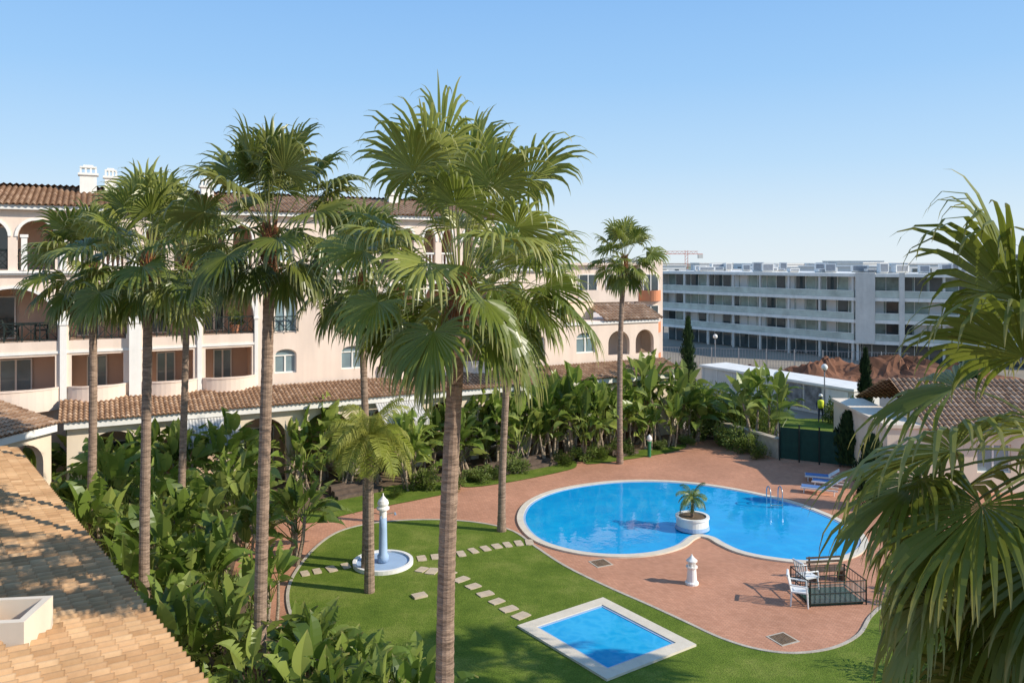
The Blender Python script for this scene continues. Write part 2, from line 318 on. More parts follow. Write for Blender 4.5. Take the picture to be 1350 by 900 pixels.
# ------------------------------------------------------------ tile roofs
def tile_roof(mb,P0,U,W,lu,lv,per=.22,course=.38,na=6,amp=.045,riser=.04):
    P0=V(P0);U=V(U).normalized();W=V(W).normalized();N_=U.cross(W).normalized()
    if N_.z<0:N_=-N_
    nu=int(lu/per*na); nv=int(lv/course); nU=nu+1
    prof=[]
    for i in range(nU):
        c_=math.cos(2*PI*i/na); prof.append(amp*(abs(c_)**.7*(1 if c_>0 else -1)))
    def rowv(b,hh):
        for i in range(nU): mb.v.append(tuple(P0+U*(i*per/na)+W*b+N_*(prof[i]+hh)))
    def strip(i0,v0,v1):
        for i in range(nu):
            mb.f.append((i0+i,i0+i+1,i0+nU+i+1,i0+nU+i)); u0=i/na+.5+1e-4;u1=(i+1)/na+.5-1e-4
            mb.uv.append([(u0,v0),(u1,v0),(u1,v1),(u0,v1)])
    for k in range(nv):
        i0=len(mb.v); rowv(k*course,riser); rowv((k+1)*course,0); strip(i0,k+.1,k+.99)
        i0=len(mb.v); rowv(k*course,-.02); rowv(k*course,riser); strip(i0,k+.01,k+.05)
# ------------------------------------------------------------ facade tools (local: x along, y into building, z up)
def arc(x0,x1,zs,zt,n=12):
    return [((x0+x1)/2-(x1-x0)/2*math.cos(PI*i/n), zs+(zt-zs)*math.sin(PI*i/n)) for i in range(n+1)]
def wallrow(mb,xa,xb,z0,z1,ops,t=.3,y=0.0):
    x=xa
    for (x0,x1,zb,zs,zt) in sorted(ops):
        if x0>x: mb.add([(x,y,z0),(x0,y,z0),(x0,y,z1),(x,y,z1)])
        if zb>z0: mb.add([(x0,y,z0),(x1,y,z0),(x1,y,zb),(x0,y,zb)]); mb.add([(x0,y,zb),(x1,y,zb),(x1,y+t,zb),(x0,y+t,zb)])
        A=arc(x0,x1,zs,zt) if zt>zs else [(x0,zs),(x1,zs)]
        for (a,b) in zip(A,A[1:]):
            mb.add([(a[0],y,a[1]),(b[0],y,b[1]),(b[0],y,z1),(a[0],y,z1)])
            mb.add([(a[0],y+t,a[1]),(b[0],y+t,b[1]),(b[0],y,b[1]),(a[0],y,a[1])])
            mb.add([(a[0],y+t,a[1]),(b[0],y+t,b[1]),(b[0],y+t,z1),(a[0],y+t,z1)])
        mb.add([(x0,y,zb),(x0,y+t,zb),(x0,y+t,zs),(x0,y,zs)]); mb.add([(x1,y+t,zb),(x1,y,zb),(x1,y,zs),(x1,y+t,zs)])
        x=x1
    if xb>x: mb.add([(x,y,z0),(xb,y,z0),(xb,y,z1),(x,y,z1)])
def archtrim(x0,x1,zs,zt,par,w_=.13,y=-.045):
    A=arc(x0,x1,zs,zt,14);B=arc(x0-w_,x1+w_,zs,zt+w_,14); mb=MB()
    for i in range(14):
        a,b,c_,d_=A[i],A[i+1],B[i+1],B[i]
        mb.add([(a[0],y,a[1]),(b[0],y,b[1]),(c_[0],y,c_[1]),(d_[0],y,d_[1])]); mb.add([(d_[0],y,d_[1]),(c_[0],y,c_[1]),(c_[0],-.002,c_[1]),(d_[0],-.002,d_[1])])
        mb.add([(a[0],y,a[1]),(b[0],y,b[1]),(b[0],.0,b[1]),(a[0],.0,a[1])])
    mb.build('arch_moulding',M['white'],par)
def window(par,x0,x1,z0,zs,zt,y,gl='glassb',fr='whiteclean',mull=1,name='window'):
    e=.06; mb=MB()
    mb.box(x0,x0+e,y,y+.07,z0,zs); mb.box(x1-e,x1,y,y+.07,z0,zs); mb.box(x0+e,x1-e,y+.002,y+.07,z0,z0+e)
    mb.box(x0+e,x1-e,y+.002,y+.07,zs-e,zs)
    for k in range(mull):
        xm=x0+(x1-x0)*(k+1)/(mull+1); mb.box(xm-.04,xm+.04,y+.004,y+.07,z0+e,zs-e)
    if zt>zs:
        A=arc(x0,x1,zs,zt);B=arc(x0+e,x1-e,zs,zt-e)
        for i in range(len(A)-1):
            mb.add([(A[i][0],y,A[i][1]),(A[i+1][0],y,A[i+1][1]),(B[i+1][0],y,B[i+1][1]),(B[i][0],y,B[i][1])][::-1])
    o=mb.build(name,M[fr],par)
    mp=MB(); A=arc(x0,x1,zs,zt) if zt>zs else [(x0,zs),(x1,zs)]
    mp.add([(x0,y+.05,z0),(x1,y+.05,z0)]+[(a[0],y+.05,a[1]) for a in A][::-1]); mp.build('pane',M[gl],o)
    return o
def railing(par,x0,x1,y,z0,h=.9,m='rail'):
    mb=MB(); n=max(2,round((x1-x0)/.62)); r=.024
    mb.box(x0,x1,y-.03,y+.03,z0+h-.05,z0+h); mb.box(x0,x1,y-.02,y+.02,z0+.06,z0+.1)
    for i in range(n+1):
        x=x0+(x1-x0)*i/n; mb.box(x-r,x+r,y-.016,y+.016,z0,z0+h-.052)
        if i<n:
            x2=x0+(x1-x0)*(i+1)/n; mb.bar((x,y,z0+.1),(x2,y,z0+h-.05),.02,n=4); mb.bar((x2,y+.006,z0+.1),(x,y+.006,z0+h-.05),.02,n=4)
            xm=(x+x2)/2; mb.box(xm-.014,xm+.014,y-.012,y+.012,z0+.1,z0+h-.052)
    return mb.build('railing',M[m],par)
# ------------------------------------------------------------ main building
ANG=R(27.8); d=(math.cos(ANG),math.sin(ANG)); P0=(-21.46,34.4)
def S_(px):
    u=(px-675)/F; return (u*P0[1]-P0[0])/(d[0]-d[1]*u)
def LW(x,y,z): return V((P0[0]+d[0]*x-d[1]*y,P0[1]+d[1]*x+d[0]*y,z))
main=thing('apartment_building',(P0[0],P0[1],0),ANG,'long peach apartment building with arched balconies and a tiled roof behind the palms','building')
bays=[(S_(-45),S_(76)),(S_(91),S_(166)),(S_(189),S_(258)),(S_(268),S_(335))]
baysC=[(S_(500),S_(548)),(S_(556),S_(600)),(S_(608),S_(648)),(S_(656),S_(692))]
XE=S_(745); XA=-7.0; XEND=S_(868); XR=S_(652)
wins=[(S_(362),S_(391)),(S_(450),S_(481))]
wall=MB()
allb=bays+baysC; top3=bays+baysC[:3]
ops1=[(a+.1,b-.1,4.9,6.35,6.35) for a,b in allb]+[(a,b,4.95,5.85,6.15) for a,b in wins]+[(S_(700),S_(719),5.0,5.9,6.2)]
wallrow(wall,XA,XE,4.0,6.43,ops1)
ops2=[(a,b,7.0,7.7,9.35) for a,b in allb]+[(wins[0][0],wins[0][1],7.0,8.9,9.15),(wins[1][0],wins[1][1],7.0,8.7,9.0),(S_(703),S_(722),7.2,8.7,9.0)]
wallrow(wall,XA,XE,6.43,9.9,ops2)
ops3=[]
for a,b in top3:
    m_=(a+b)/2; ops3+=[(a+.1,m_-.18,10.14,11.6,12.3),(m_+.18,b-.1,10.14,11.6,12.3)]
ops3+=[(wins[0][0]+.1,wins[0][1]-.1,10.5,11.6,11.9),(wins[1][0],wins[1][1],10.5,11.6,11.9)]
wallrow(wall,XA,XR,9.9,13.0,ops3)
wall.add([(XE,0,4),(XE,9,4),(XE,9,9.9),(XE,0,9.9)]); wall.add([(XR,0,9.9),(XR,9,9.9),(XR,9,13),(XR,0,13)])
wall.add([(XA,9,0),(XE,9,0),(XE,9,9.9),(XA,9,9.9)][::-1]); wall.add([(XA,9,9.9),(XR,9,9.9),(XR,9,13),(XA,9,13)][::-1])
wall.add([(XR,0,9.95),(XE,0,9.95),(XE,9,9.95),(XR,9,9.95)])
wall.build('wall',M['peach'],main)
for (x0,x1,zb,zs,zt) in ops2+ops3:
    if zt-zs>.5: archtrim(x0,x1,zs,zt,main,.12)
inner=MB()
for z0,z1,xe in((4.0,6.43,XE),(7.0,9.9,XE),(10.14,13,XR)):
    inner.add([(XA,2.1,z0),(xe,2.1,z0),(xe,2.1,z1),(XA,2.1,z1)])
inner.box(XA,XE-.01,.31,2.09,6.44,6.99); inner.box(XA,XR-.01,.31,2.09,9.91,10.13); inner.box(XR,XE-.01,.31,2.09,9.8,9.9); inner.box(XA,XR-.01,.31,2.09,12.9,12.98); inner.box(XA,XE-.01,.31,2.09,3.9,3.99)
for a,b in allb:
    for x in(a-.12,b+.02): 
        inner.box(x,x+.1,.31,2.08,4,6.43); inner.box(x,x+.1,.31,2.08,7,9.79)
        if (a,b) in top3: inner.box(x,min(x+.1,XR-.01),.31,2.08,10.14,12.88)
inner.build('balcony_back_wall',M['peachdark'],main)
for i,(a,b) in enumerate(allb):
    w_=b-a
    window(main,a+.25,a+.25+min(1.4,w_*.42),7.02,8.95,8.95,2.0,'glass',mull=1,name='sliding_door')
    window(main,a+w_*.3,a+w_*.3+min(1.3,w_*.38),4.02,6.1,6.1,2.0,'glassb',mull=1,name='sliding_door')
    railing(main,a+.02,b-.02,.1,7.0,.85)
    m_=(a+b)/2
    if (a,b) in top3:
      window(main,a+.35,a+w_*.42,10.16,12.1,12.1,2.0,'glass',mull=1,name='sliding_door')
      if i%2==0: railing(main,a+.12,m_-.2,.12,10.15,.9); railing(main,m_+.2,b-.12,.12,10.15,.9)
      else:
        for xx0,xx1 in((a+.12,m_-.2),(m_+.2,b-.12)):
            mb=MB(); mb.box(xx0,xx1,.06,.2,10.9,11.0)
            n=int((xx1-xx0)/.2)
            for k2 in range(n): mb.lathe([(.035,10.15),(.06,10.35),(.035,10.6),(.04,10.9)],(xx0+.1+k2*.2,.13,0),8)
            mb.build('balustrade',M['white'],main)
    mb=MB(); n=12; pts=[]
    for k2 in range(n+1):
        t_=k2/n; pts.append((a-.1+(w_+.2)*t_, -.62*math.sin(PI*t_)**.7-.02))
    for (p,q_) in zip(pts,pts[1:]):
        mb.add([(p[0],p[1],4.0),(q_[0],q_[1],4.0),(q_[0],q_[1],4.93),(p[0],p[1],4.93)])
        mb.add([(p[0],p[1]+.12,4.93),(q_[0],q_[1]+.12,4.93),(q_[0],q_[1]+.12,4.0),(p[0],p[1]+.12,4.0)])
        mb.add([(p[0],p[1]-.03,4.93),(q_[0],q_[1]-.03,4.93),(q_[0],q_[1]+.15,4.93),(p[0],p[1]+.15,4.93)])
        mb.add([(p[0],p[1]-.03,4.93),(q_[0],q_[1]-.03,4.93),(q_[0],q_[1]-.03,4.99),(p[0],p[1]-.03,4.99)])
        mb.add([(p[0],p[1]-.03,4.99),(q_[0],q_[1]-.03,4.99),(q_[0],q_[1]+.15,4.99),(p[0],p[1]+.15,4.99)])
    mb.build('balcony_parapet',M['peach'],main)
for px0,px1,d_ in((79,88,.12),(170,186,.28),(260,266,.1),(335.5,340,.06),(550,554,.1),(602,606,.1),(650,654,.1)):
    a,b=S_(px0),S_(px1); mb=MB(); mb.box(a,b,-d_,-.002,4.0,9.0); mb.box(a-.07,b+.07,-d_-.07,-.003,9.0,9.12); mb.box(a-.04,b+.04,-d_-.04,-.003,7.7,7.8)
    mb.build('pilaster',M['white'],main)
for px0,px1 in((28,36),(79,88),(170,186),(260,266)):
    a,b=S_(px0),S_(px1); mb=MB(); mb.box(a,b,-.08,-.002,10.14,11.55); mb.box(a-.04,b+.04,-.12,-.003,11.55,11.68); mb.build('pilaster',M['white'],main)
mb=MB(); mb.box(XA,XE+.05,-.14,-.004,9.92,10.1); mb.box(XA,XE+.05,-.22,-.143,10.0,10.1); mb.build('cornice',M['white'],main)
mb=MB(); mb.box(XA,XR+.1,-.35,-.004,12.75,12.95); mb.build('cornice',M['white'],main)
mb=MB(); mb.box(XA,S_(336),-.05,-.003,6.45,6.56); mb.build('string_course',M['white'],main)
mb=MB(); mb.box(baysC[0][0],baysC[-1][1],-.05,-.003,6.45,6.56); mb.build('string_course',M['white'],main)
for a,b in wins:
    window(main,a,b,4.95,5.85,6.15,.14); window(main,a,b,7.0,8.9 if a==wins[0][0] else 8.7,9.15 if a==wins[0][0] else 9.0,.14)
    railing(main,a-.05,b+.05,-.08,7.0,.8)
a,b=wins[0]; window(main,a+.1,b-.1,10.5,11.6,11.9,.14); a,b=wins[1]; window(main,a,b,10.5,11.6,11.9,.14)
window(main,S_(700),S_(719),5.0,5.9,6.2,.14); window(main,S_(703),S_(722),7.2,8.7,9.0,.14)
mb=MB(); sl_=R(13.5); tile_roof(mb,(XA,-.5,12.98),(1,0,0),(0,math.cos(sl_),math.sin(sl_)),XR-XA+.4,5.0,per=.24,course=.34,na=5)
tile_roof(mb,(XA,9.3,12.98),(1,0,0),(0,-math.cos(sl_),math.sin(sl_)),XR-XA+.4,5.4,per=.26,na=4)
roof=mb.build('roof',M['tilefar'],main,True)
mb=MB(); mb.add([(XR+.02,-.3,12.98),(XR+.02,9.2,12.98),(XR+.02,4.4,14.1)]); mb.build('gable',M['peach'],main)
def chimney(x,y,z,h,w_):
    mb=MB(); mb.box(x-w_,x+w_,y-w_,y+w_,z,z+h); mb.box(x-w_-.08,x+w_+.08,y-w_-.08,y+w_+.08,z+h,z+h+.1)
    for i in range(4):
        for j in(-1,1):
            mb.box(x-w_+i*w_*.6,x-w_+i*w_*.6+.08,y+j*w_*.8-.05,y+j*w_*.8+.05,z+h+.1,z+h+.35)
    mb.box(x-w_,x+w_,y-w_,y+w_,z+h+.35,z+h+.42); mb.box(x-w_*.6,x+w_*.6,y-w_*.6,y+w_*.6,z+h+.42,z+h+.5)
    mb.build('chimney',M['whiteclean'],roof)
chimney(S_(116),3.2,13.5,1.15,.36); chimney(S_(148),3.6,13.5,1.1,.26); chimney(S_(284),3.2,13.5,.8,.3); chimney(S_(545),3.4,13.5,.8,.3)
# ground gallery with lean-to roof
mb=MB(); XG=2.0
ops=[]; x=XG+.6
while x+2.6<XEND: ops.append((x,x+2.3,0,2.2,3.2)); x+=3.1
wallrow(mb,XG,XEND,0,3.72,ops,.35,-2.0); mb.add([(XEND,-2,0),(XEND,7,0),(XEND,7,6.4),(XEND,-2,3.7)])
mb.build('gallery_wall',M['cream'],main)
mb=MB(); mb.box(XG-.1,XEND+.1,-2.36,-2.003,3.5,3.8); mb.build('fascia',M['white'],main)
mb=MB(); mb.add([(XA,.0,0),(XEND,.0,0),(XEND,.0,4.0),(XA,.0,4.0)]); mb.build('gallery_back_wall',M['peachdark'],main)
for (x0,x1,_,_,_) in ops[::2]: window(main,x0+.2,x1-.2,.05,2.4,2.4,-.1,'glass',name='shop_window')
mb=MB(); s_=math.atan2(.62,2.45); tile_roof(mb,(XG-.3,-2.5,3.84),(1,0,0),(0,math.cos(s_),math.sin(s_)),XEND-XG+.5,2.62,per=.2,course=.3,na=5,amp=.035)
mb.build('gallery_roof',M['tilefar'],main,True)
for px in(256,492):
    x=S_(px)+.5; mb=MB(); w_=1.15; n=8
    for i in range(n):
        z0=3.48-.75*(i/n)-.06*math.sin(PI*i/n); z1=3.48-.75*((i+1)/n)-.06*math.sin(PI*(i+1)/n)
        mb.add([(x-w_,-2.38-1.4*i/n,z0),(x+w_,-2.38-1.4*i/n,z0),(x+w_,-2.38-1.4*(i+1)/n,z1),(x-w_,-2.38-1.4*(i+1)/n,z1)])
    mb.add([(x-w_,-3.78,2.73),(x+w_,-3.78,2.73),(x+w_,-3.78,2.48),(x-w_,-3.78,2.48)])
    mb.build('awning',M['awn'],main)
# low end wing
mb=MB(); XD0=XE+.003
wallrow(mb,XD0,XEND,4.0,6.9,[(S_(760),S_(786),5.0,5.9,6.25),(S_(802),S_(830),4.75,5.5,6.25),(S_(838),S_(862),4.75,5.5,6.25)])
mb.add([(XEND,0,4),(XEND,7,4),(XEND,7,6.9),(XEND,0,6.9)]); mb.add([(XD0,0,6.9),(XEND,0,6.9),(XEND,7,6.9),(XD0,7,6.9)])
mb.box(S_(800),XEND-.02,1.8,1.9,4.0,6.85)
mb.build('wing_wall',M['peach'],main)
mb=MB(); mb.box(XD0,XEND+.05,-.1,-.004,6.7,6.86); mb.build('cornice',M['white'],main)
window(main,S_(760),S_(786),5.0,5.9,6.25,.14)
mb=MB(); mb.box(XD0,XD0+3,1.5,6,6.92,8.0); mb.box(XD0-.05,XD0+3.1,1.4,6.1,8.0,8.12); mb.build('rooftop_room',M['cream'],main)
mb=MB(); tile_roof(mb,(S_(795),-.25,6.95),(1,0,0),(0,.9,.35),XEND-S_(795)+.2,2.6,per=.26,na=5); mb.build('wing_roof',M['tilefar'],main,True)
# ------------------------------------------------------------ corner wing + foreground roof
t=thing('gallery_wing',(-18.7,32.9,0),0,'small tiled gallery roof with an arched side wall at the corner of the building','building')
f=V((-.24,-.97,0)).normalized(); Wd=V((-.97,.24,0)).normalized()
mb=MB(); tile_roof(mb,(0,0,3.88),f,Wd*math.cos(R(14))+V((0,0,math.sin(R(14)))),5.6,6,per=.22,course=.32,na=6,amp=.04); mb.build('roof',M['tilefar'],t,True)
a_=math.atan2(-f.y,-f.x)
tmp=MB(); wallrow(tmp,0,5.6,0,3.7,[(.5,2.6,0,2.3,3.2),(3.2,5.2,0,2.3,3.2)],.35,0)
rot=Matrix.Rotation(a_,4,'Z'); base=f*5.6+Wd*.4
def xf(src,fn,name,m,par):
    src.v=[tuple(fn(V(p))) for p in src.v]; return src.build(name,m,par)
xf(tmp,lambda p:rot@p+base,'wall',M['cream'],t)
tmp=MB().box(0,5.6,-.3,-.004,3.5,3.78); xf(tmp,lambda p:rot@p+base,'fascia',M['white'],t)
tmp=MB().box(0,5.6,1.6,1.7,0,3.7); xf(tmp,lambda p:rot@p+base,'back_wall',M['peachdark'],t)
e=V((-.63,.777,0)).normalized(); vv=V((-e.y,e.x,0)); 
if vv.x>0: vv=-vv
E0=V((-4.82,12.49,0))-e*3.6
t=thing('gallery_roof',(E0.x,E0.y,0),0,'near terracotta tiled roof slope filling the lower left corner','roof')
Wv=vv*math.cos(R(14))+V((0,0,math.sin(R(14))))
mb=MB(); tile_roof(mb,(0,0,3.9),e,Wv,23.6,9.5,per=.22,course=.32,na=8,amp=.06,riser=.055); mb.build('tiles',M['tile'],t,True)
mb=MB()
a=V((0,0,3.72))+vv*.03; b=a+e*23.5
mb.add([a,b,b+V((0,0,.14)),a+V((0,0,.14))]); 
a=V((0,0,0))+vv*.5; b=a+e*23.3; mb.add([a,b,b+V((0,0,3.75)),a+V((0,0,3.75))]); a2=V((0,0,3.72))+vv*.03; mb.add([a2,a2+e*23.5,a2+e*23.5+vv*.5,a2+vv*.5])
mb.build('wall',M['cream'],t)
nR=e.cross(Wv).normalized(); dirn=V(((8-675)/F,1,-(836-HY)/F)); p0=E0+V((0,0,3.9)); C0=V((0,0,H))
kk=(p0-C0).dot(nR)/dirn.dot(nR); hp=C0+dirn*kk
t=thing('roof_hatch',(hp.x,hp.y,hp.z),.12,'white walled open light shaft standing on the near tiled roof','roof hatch')
mb=MB(); 
for (x0,x1,y0,y1) in((-.6,.5,-.5,-.38),(-.6,.5,.4,.5),(-.6,-.48,-.38,.4),(.38,.5,-.38,.4)): mb.box(x0,x1,y0,y1,-.5,.4)
mb.build('upstand',M['cream'],t); mb=MB(); mb.box(-.47,.37,-.37,.39,-.3,.0); mb.build('shaft_floor',M['asphalt'],t)
# ------------------------------------------------------------ palms
def fan_leaf(mb,base,az,el_,petl,L,rnd,nseg=26,droop=.5,spread=2.15,w=.02,tipd=1.0,lr=None):
    dr=V((math.cos(az)*math.cos(el_),math.sin(az)*math.cos(el_),math.sin(el_))); p=V(base); n=5
    if lr is None: lr=rnd.random()
    for i in range(n):
        st=petl/n; q_=p+dr*st; mb_i=len(mb.f); mb.bar(p,q_,w*(1-.12*i),w*(1-.12*(i+1)),n=3,cap=False)
        for k_ in range(mb_i,len(mb.f)): mb.uv[k_]=(min(1,lr*.5+.5),.82)
        p=q_; dr=(dr+V((0,0,-droop*st*(1.15-dr.z*.5)))).normalized()
    a=dr; b=V((-math.sin(az),math.cos(az),0)); b=(b-a*b.dot(a)).normalized(); n_=a.cross(b).normalized()
    rl=rnd.uniform(-.6,.6); b2=b*math.cos(rl)+n_*math.sin(rl); n_=a.cross(b2).normalized(); b=b2
    if n_.z<0:n_=-n_
    ds=2*spread/nseg; ts=[0,.26,.5,.66,.82,.93,1.0]; ws=[0,.26,.5,.4,.25,.13,.02]
    for k_ in range(nseg):
        th=-spread+ds*(k_+.5)+rnd.uniform(-.03,.03); Lk=L*(.64+.36*math.cos(th*.62))*rnd.uniform(.88,1.1)
        r_=a*math.cos(th)+b*math.sin(th); q_=b*math.cos(th)-a*math.sin(th); hw=math.tan(ds/2)*Lk*1.08
        dk=rnd.uniform(.45,1.8)*tipd; prev=None; sgl=min(1,max(0,lr+rnd.uniform(-.14,.14)))
        cur=p.copy(); dd=r_.copy(); tl=0
        for t_,w_ in zip(ts,ws):
            step=(t_-tl)*Lk; tl=t_
            cur=cur+dd*step
            if t_>.2: dd=(dd+V((rnd.uniform(-.05,.05),rnd.uniform(-.05,.05),-dk*(.12 if t_<.4 else .32 if t_<.55 else .7 if t_<.75 else 1.1)))).normalized()
            c_=cur+n_*(.12*L*abs(math.sin(th))*t_*(1 if t_<.7 else .9))
            row=[c_-q_*hw*w_, c_+n_*hw*w_*.6, c_+q_*hw*w_]
            if prev:
                i=len(mb.v); mb.v+=[tuple(x) for x in prev[0]+row]
                mb.f+=[(i,i+1,i+4,i+3),(i+1,i+2,i+5,i+4)]; u=[(sgl,prev[1]),(sgl,prev[1]),(sgl,t_),(sgl,t_)]; mb.uv+=[u,u]
            prev=(row,t_)
def fan_palm(name,px,Y,origin_py,r,label,seed,nl=32,petl=1.35,L=1.2,crown_px=None,mat_='fan',nseg=26,group=None,els=(87,-40),petw=.02,leaves=None):
    rnd=random.Random(seed); top=at(crown_px if crown_px else px,origin_py,Y); bx=Y*(px-675)/F
    t=thing(name,(bx,Y,0),0,label,'palm tree',group)
    hz=top.z; dx=top.x-bx; prof=[];cen=[]; n=int(hz/.11)
    for i in range(n+1):
        z=hz*i/n; f_=z/hz; rr=r*(1.25-.25*min(1,z/.8)) if z<.8 else r*(1-.22*f_)
        rr*=1+(.035 if i%2 else -.02)+rnd.uniform(-.015,.015)
        prof.append((rr,z)); cen.append((dx*f_*f_*(1.0)+.05*math.sin(f_*4+seed),.05*math.sin(f_*3+seed*2)))
    cx,cy=cen[-1]
    MB().lathe(prof,(0,0,0),14,cen).build('trunk',M['bark'],t,False)
    mb=MB()
    for i in range(80):
        az=i*2.4; z=hz-.75+.95*i/80; rr=r*.8; p=V((cx+rr*math.cos(az),cy+rr*math.sin(az),z)); o=V((math.cos(az),math.sin(az),0))
        mb.bar(p-o*.03,p+o*rnd.uniform(.04,.1)+V((0,0,rnd.uniform(.15,.32))),.045,.018,n=4)
    mb.lathe([(r*.8,hz-.8),(r*1.1,hz-.4),(r*1.0,hz-.05),(r*.5,hz+.15)],(cx,cy,0),10)
    mb.build('leaf_bases',M['boot'],t)
    mb=MB()
    if leaves:
        for (azd,eld,pt,LL,dp) in leaves:
            az=R(azd); fan_leaf(mb,(cx+.1*math.cos(az),cy+.1*math.sin(az),hz),az,R(eld),pt,LL,rnd,nseg,droop=dp,w=petw,tipd=.8,lr=rnd.random())
    else:
      for i in range(nl):
        f_=(i+.5)/nl; az=i*2.39996+rnd.uniform(-.3,.3); el_=R(els[0]+(els[1]-els[0])*f_**1.1)+rnd.uniform(-.12,.12)
        sc_=rnd.uniform(.85,1.12)*(.9 if f_<.06 else 1)*(1-.3*max(0,f_-.6))
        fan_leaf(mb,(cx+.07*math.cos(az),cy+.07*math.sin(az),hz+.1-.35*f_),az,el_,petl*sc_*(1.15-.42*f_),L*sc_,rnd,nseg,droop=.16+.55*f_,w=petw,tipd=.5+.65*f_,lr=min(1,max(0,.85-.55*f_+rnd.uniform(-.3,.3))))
    mb.build('crown',M[mat_],t)
    mb=MB()
    for i in range(22):
        az=rnd.uniform(0,6.28); l=rnd.uniform(.4,1.1); p=V((cx+r*math.cos(az)*1.1,cy+r*math.sin(az)*1.1,hz-.1-rnd.random()*.3))
        q_=p+V((math.cos(az)*.15,math.sin(az)*.15,-l*.5)); mb.bar(p,q_,.008,.006,n=3,cap=False); mb.bar(q_,q_+V((0,0,-l*.6)),.006,.003,n=3,cap=False)
    mb.build('dry_strands',M['fiber'],t)
    return t
fan_palm('fan_palm',588,14.0,380,.172,'tallest foreground fan palm rising in the middle of the picture',3,52,1.9,1.22,604,nseg=34,els=(87,-24))
fan_palm('fan_palm',345,18.0,315,.15,'tall fan palm left of the shower column, straight grey trunk',11,42,1.5,1.12,354,nseg=28,els=(87,-32))
fan_palm('fan_palm',192,20.5,350,.135,'fan palm rising between two thinner palms on the left',23,40,1.5,1.1,194,nseg=26,els=(87,-34))
fan_palm('fan_palm',119,26.0,362,.14,'leftmost fan palm with drooping pale crown before the balconies',31,38,1.35,1.15,122,nseg=24)
fan_palm('fan_palm',240,28.0,345,.13,'slender fan palm set behind near the third arched balcony',43,36,1.4,1.15,246,nseg=24)
fan_palm('fan_palm',481,27.0,370,.14,'fan palm half hidden behind the left side of the middle palm crown',57,38,1.55,1.3,478,nseg=24)
fan_palm('fan_palm',663,31.0,395,.15,'fan palm half hidden behind the right side of the middle palm crown',61,38,1.75,1.4,672,nseg=24)
fan_palm('fan_palm',816,41.5,345,.155,'distant slim fan palm beside the low arched end wing',71,32,1.3,1.12,824,nseg=22)
fan_palm('fan_palm',1600,17.0,440,.16,'fan palm standing just outside the right edge of the picture',93,30,1.4,1.2,1600,nseg=18)
LV=[(178,12,.95,1.3,.35),(196,-4,1.0,1.28,.45),(168,-28,1.0,1.25,.3),(205,-48,1.05,1.25,.2),(178,-66,1.3,1.2,.1),(230,-25,.9,1.2,.4),(248,-58,1.15,1.15,.2),
    (180,74,1.35,1.15,.6),(200,62,1.05,1.1,.7),(240,80,1.1,1.0,.5),(140,76,1.5,1.15,.45),(100,30,1.4,1.3,.5),(60,10,1.2,1.2,.4),(0,20,1.2,1.2,.4),(320,0,1.2,1.2,.4),(285,-20,.7,1.0,.5),(340,55,1.4,1.1,.5),(30,-35,1.0,1.2,.4),(130,-50,1.3,1.3,.3),(215,-78,1.6,1.15,.1),
    (150,-4,1.15,1.3,.4),(140,-28,1.25,1.35,.4),(185,-80,1.0,1.2,.1),(160,-62,1.6,1.25,.15),(110,-15,1.2,1.3,.4),(265,-40,.9,1.1,.3),(120,-75,1.7,1.2,.1),(200,-62,1.9,1.15,.1),(220,-68,2.2,1.1,.1),(175,-40,1.6,1.15,.2)]
fan_palm('fan_palm',1428,6.4,605,.17,'near fan palm leaning its fronds in from the right edge',85,0,1.25,1.2,1424,mat_='fanfg',nseg=36,leaves=LV)
def feather_palm(name,base,h,nf,fl,r,label,seed,m,lean=(0,0),cat='palm tree'):
    rnd=random.Random(seed); t=thing(name,base,0,label,cat)
    n=max(3,int(h/.09)); prof=[];cen=[]
    for i in range(n+1):
        f_=i/n; prof.append((r*(1.2-.35*f_)*(1+(.04 if i%2 else 0)),h*f_)); cen.append((lean[0]*f_**1.6,lean[1]*f_))
    MB().lathe(prof,(0,0,0),12,cen).build('trunk',M['bark'],t); cx,cy=cen[-1]; mb=MB()
    for i in range(nf):
        az=i*2.4+rnd.uniform(-.2,.2); el_=R(78-75*i/nf); dr=V((math.cos(az)*math.cos(el_),math.sin(az)*math.cos(el_),math.sin(el_))); p=V((cx,cy,h)); L=fl*rnd.uniform(.8,1.1); lr=rnd.random(); N2=24
        for k2 in range(N2):
            q_=p+dr*L/N2; i0=len(mb.f); mb.bar(p,q_,.012,.011,n=3,cap=False)
            for z_ in range(i0,len(mb.f)): mb.uv[z_]=(lr,.5)
            if k2>2:
                ll=fl*.36*math.sin(PI*(k2+1)/(N2+2))**.6; sd=V((-dr.y,dr.x,0)).normalized()
                for s in(-1,1):
                    for jj in(0,.5):
                        b0=p.lerp(q_,jj); o=(sd*s*.8+dr*.55+V((0,0,rnd.uniform(0,.35)))).normalized(); m1=b0+o*ll*.5; e1=m1+(o+V((0,0,-1.2))).normalized()*ll*.55; wv=dr*.009*fl
                        mb.add([b0-wv*.5,b0+wv*.5,m1+wv,m1-wv],(lr,.4)); mb.add([m1-wv,m1+wv,e1],(lr,.9))
            p=q_; dr=(dr+V((0,0,-.085-.03*i/nf))).normalized()
    mb.build('crown',M[m],t); return t
feather_palm('feather_palm',g(487,781),4.75,28,1.8,.14,'short yellow green feather palm standing on the lawn',5,'feather')
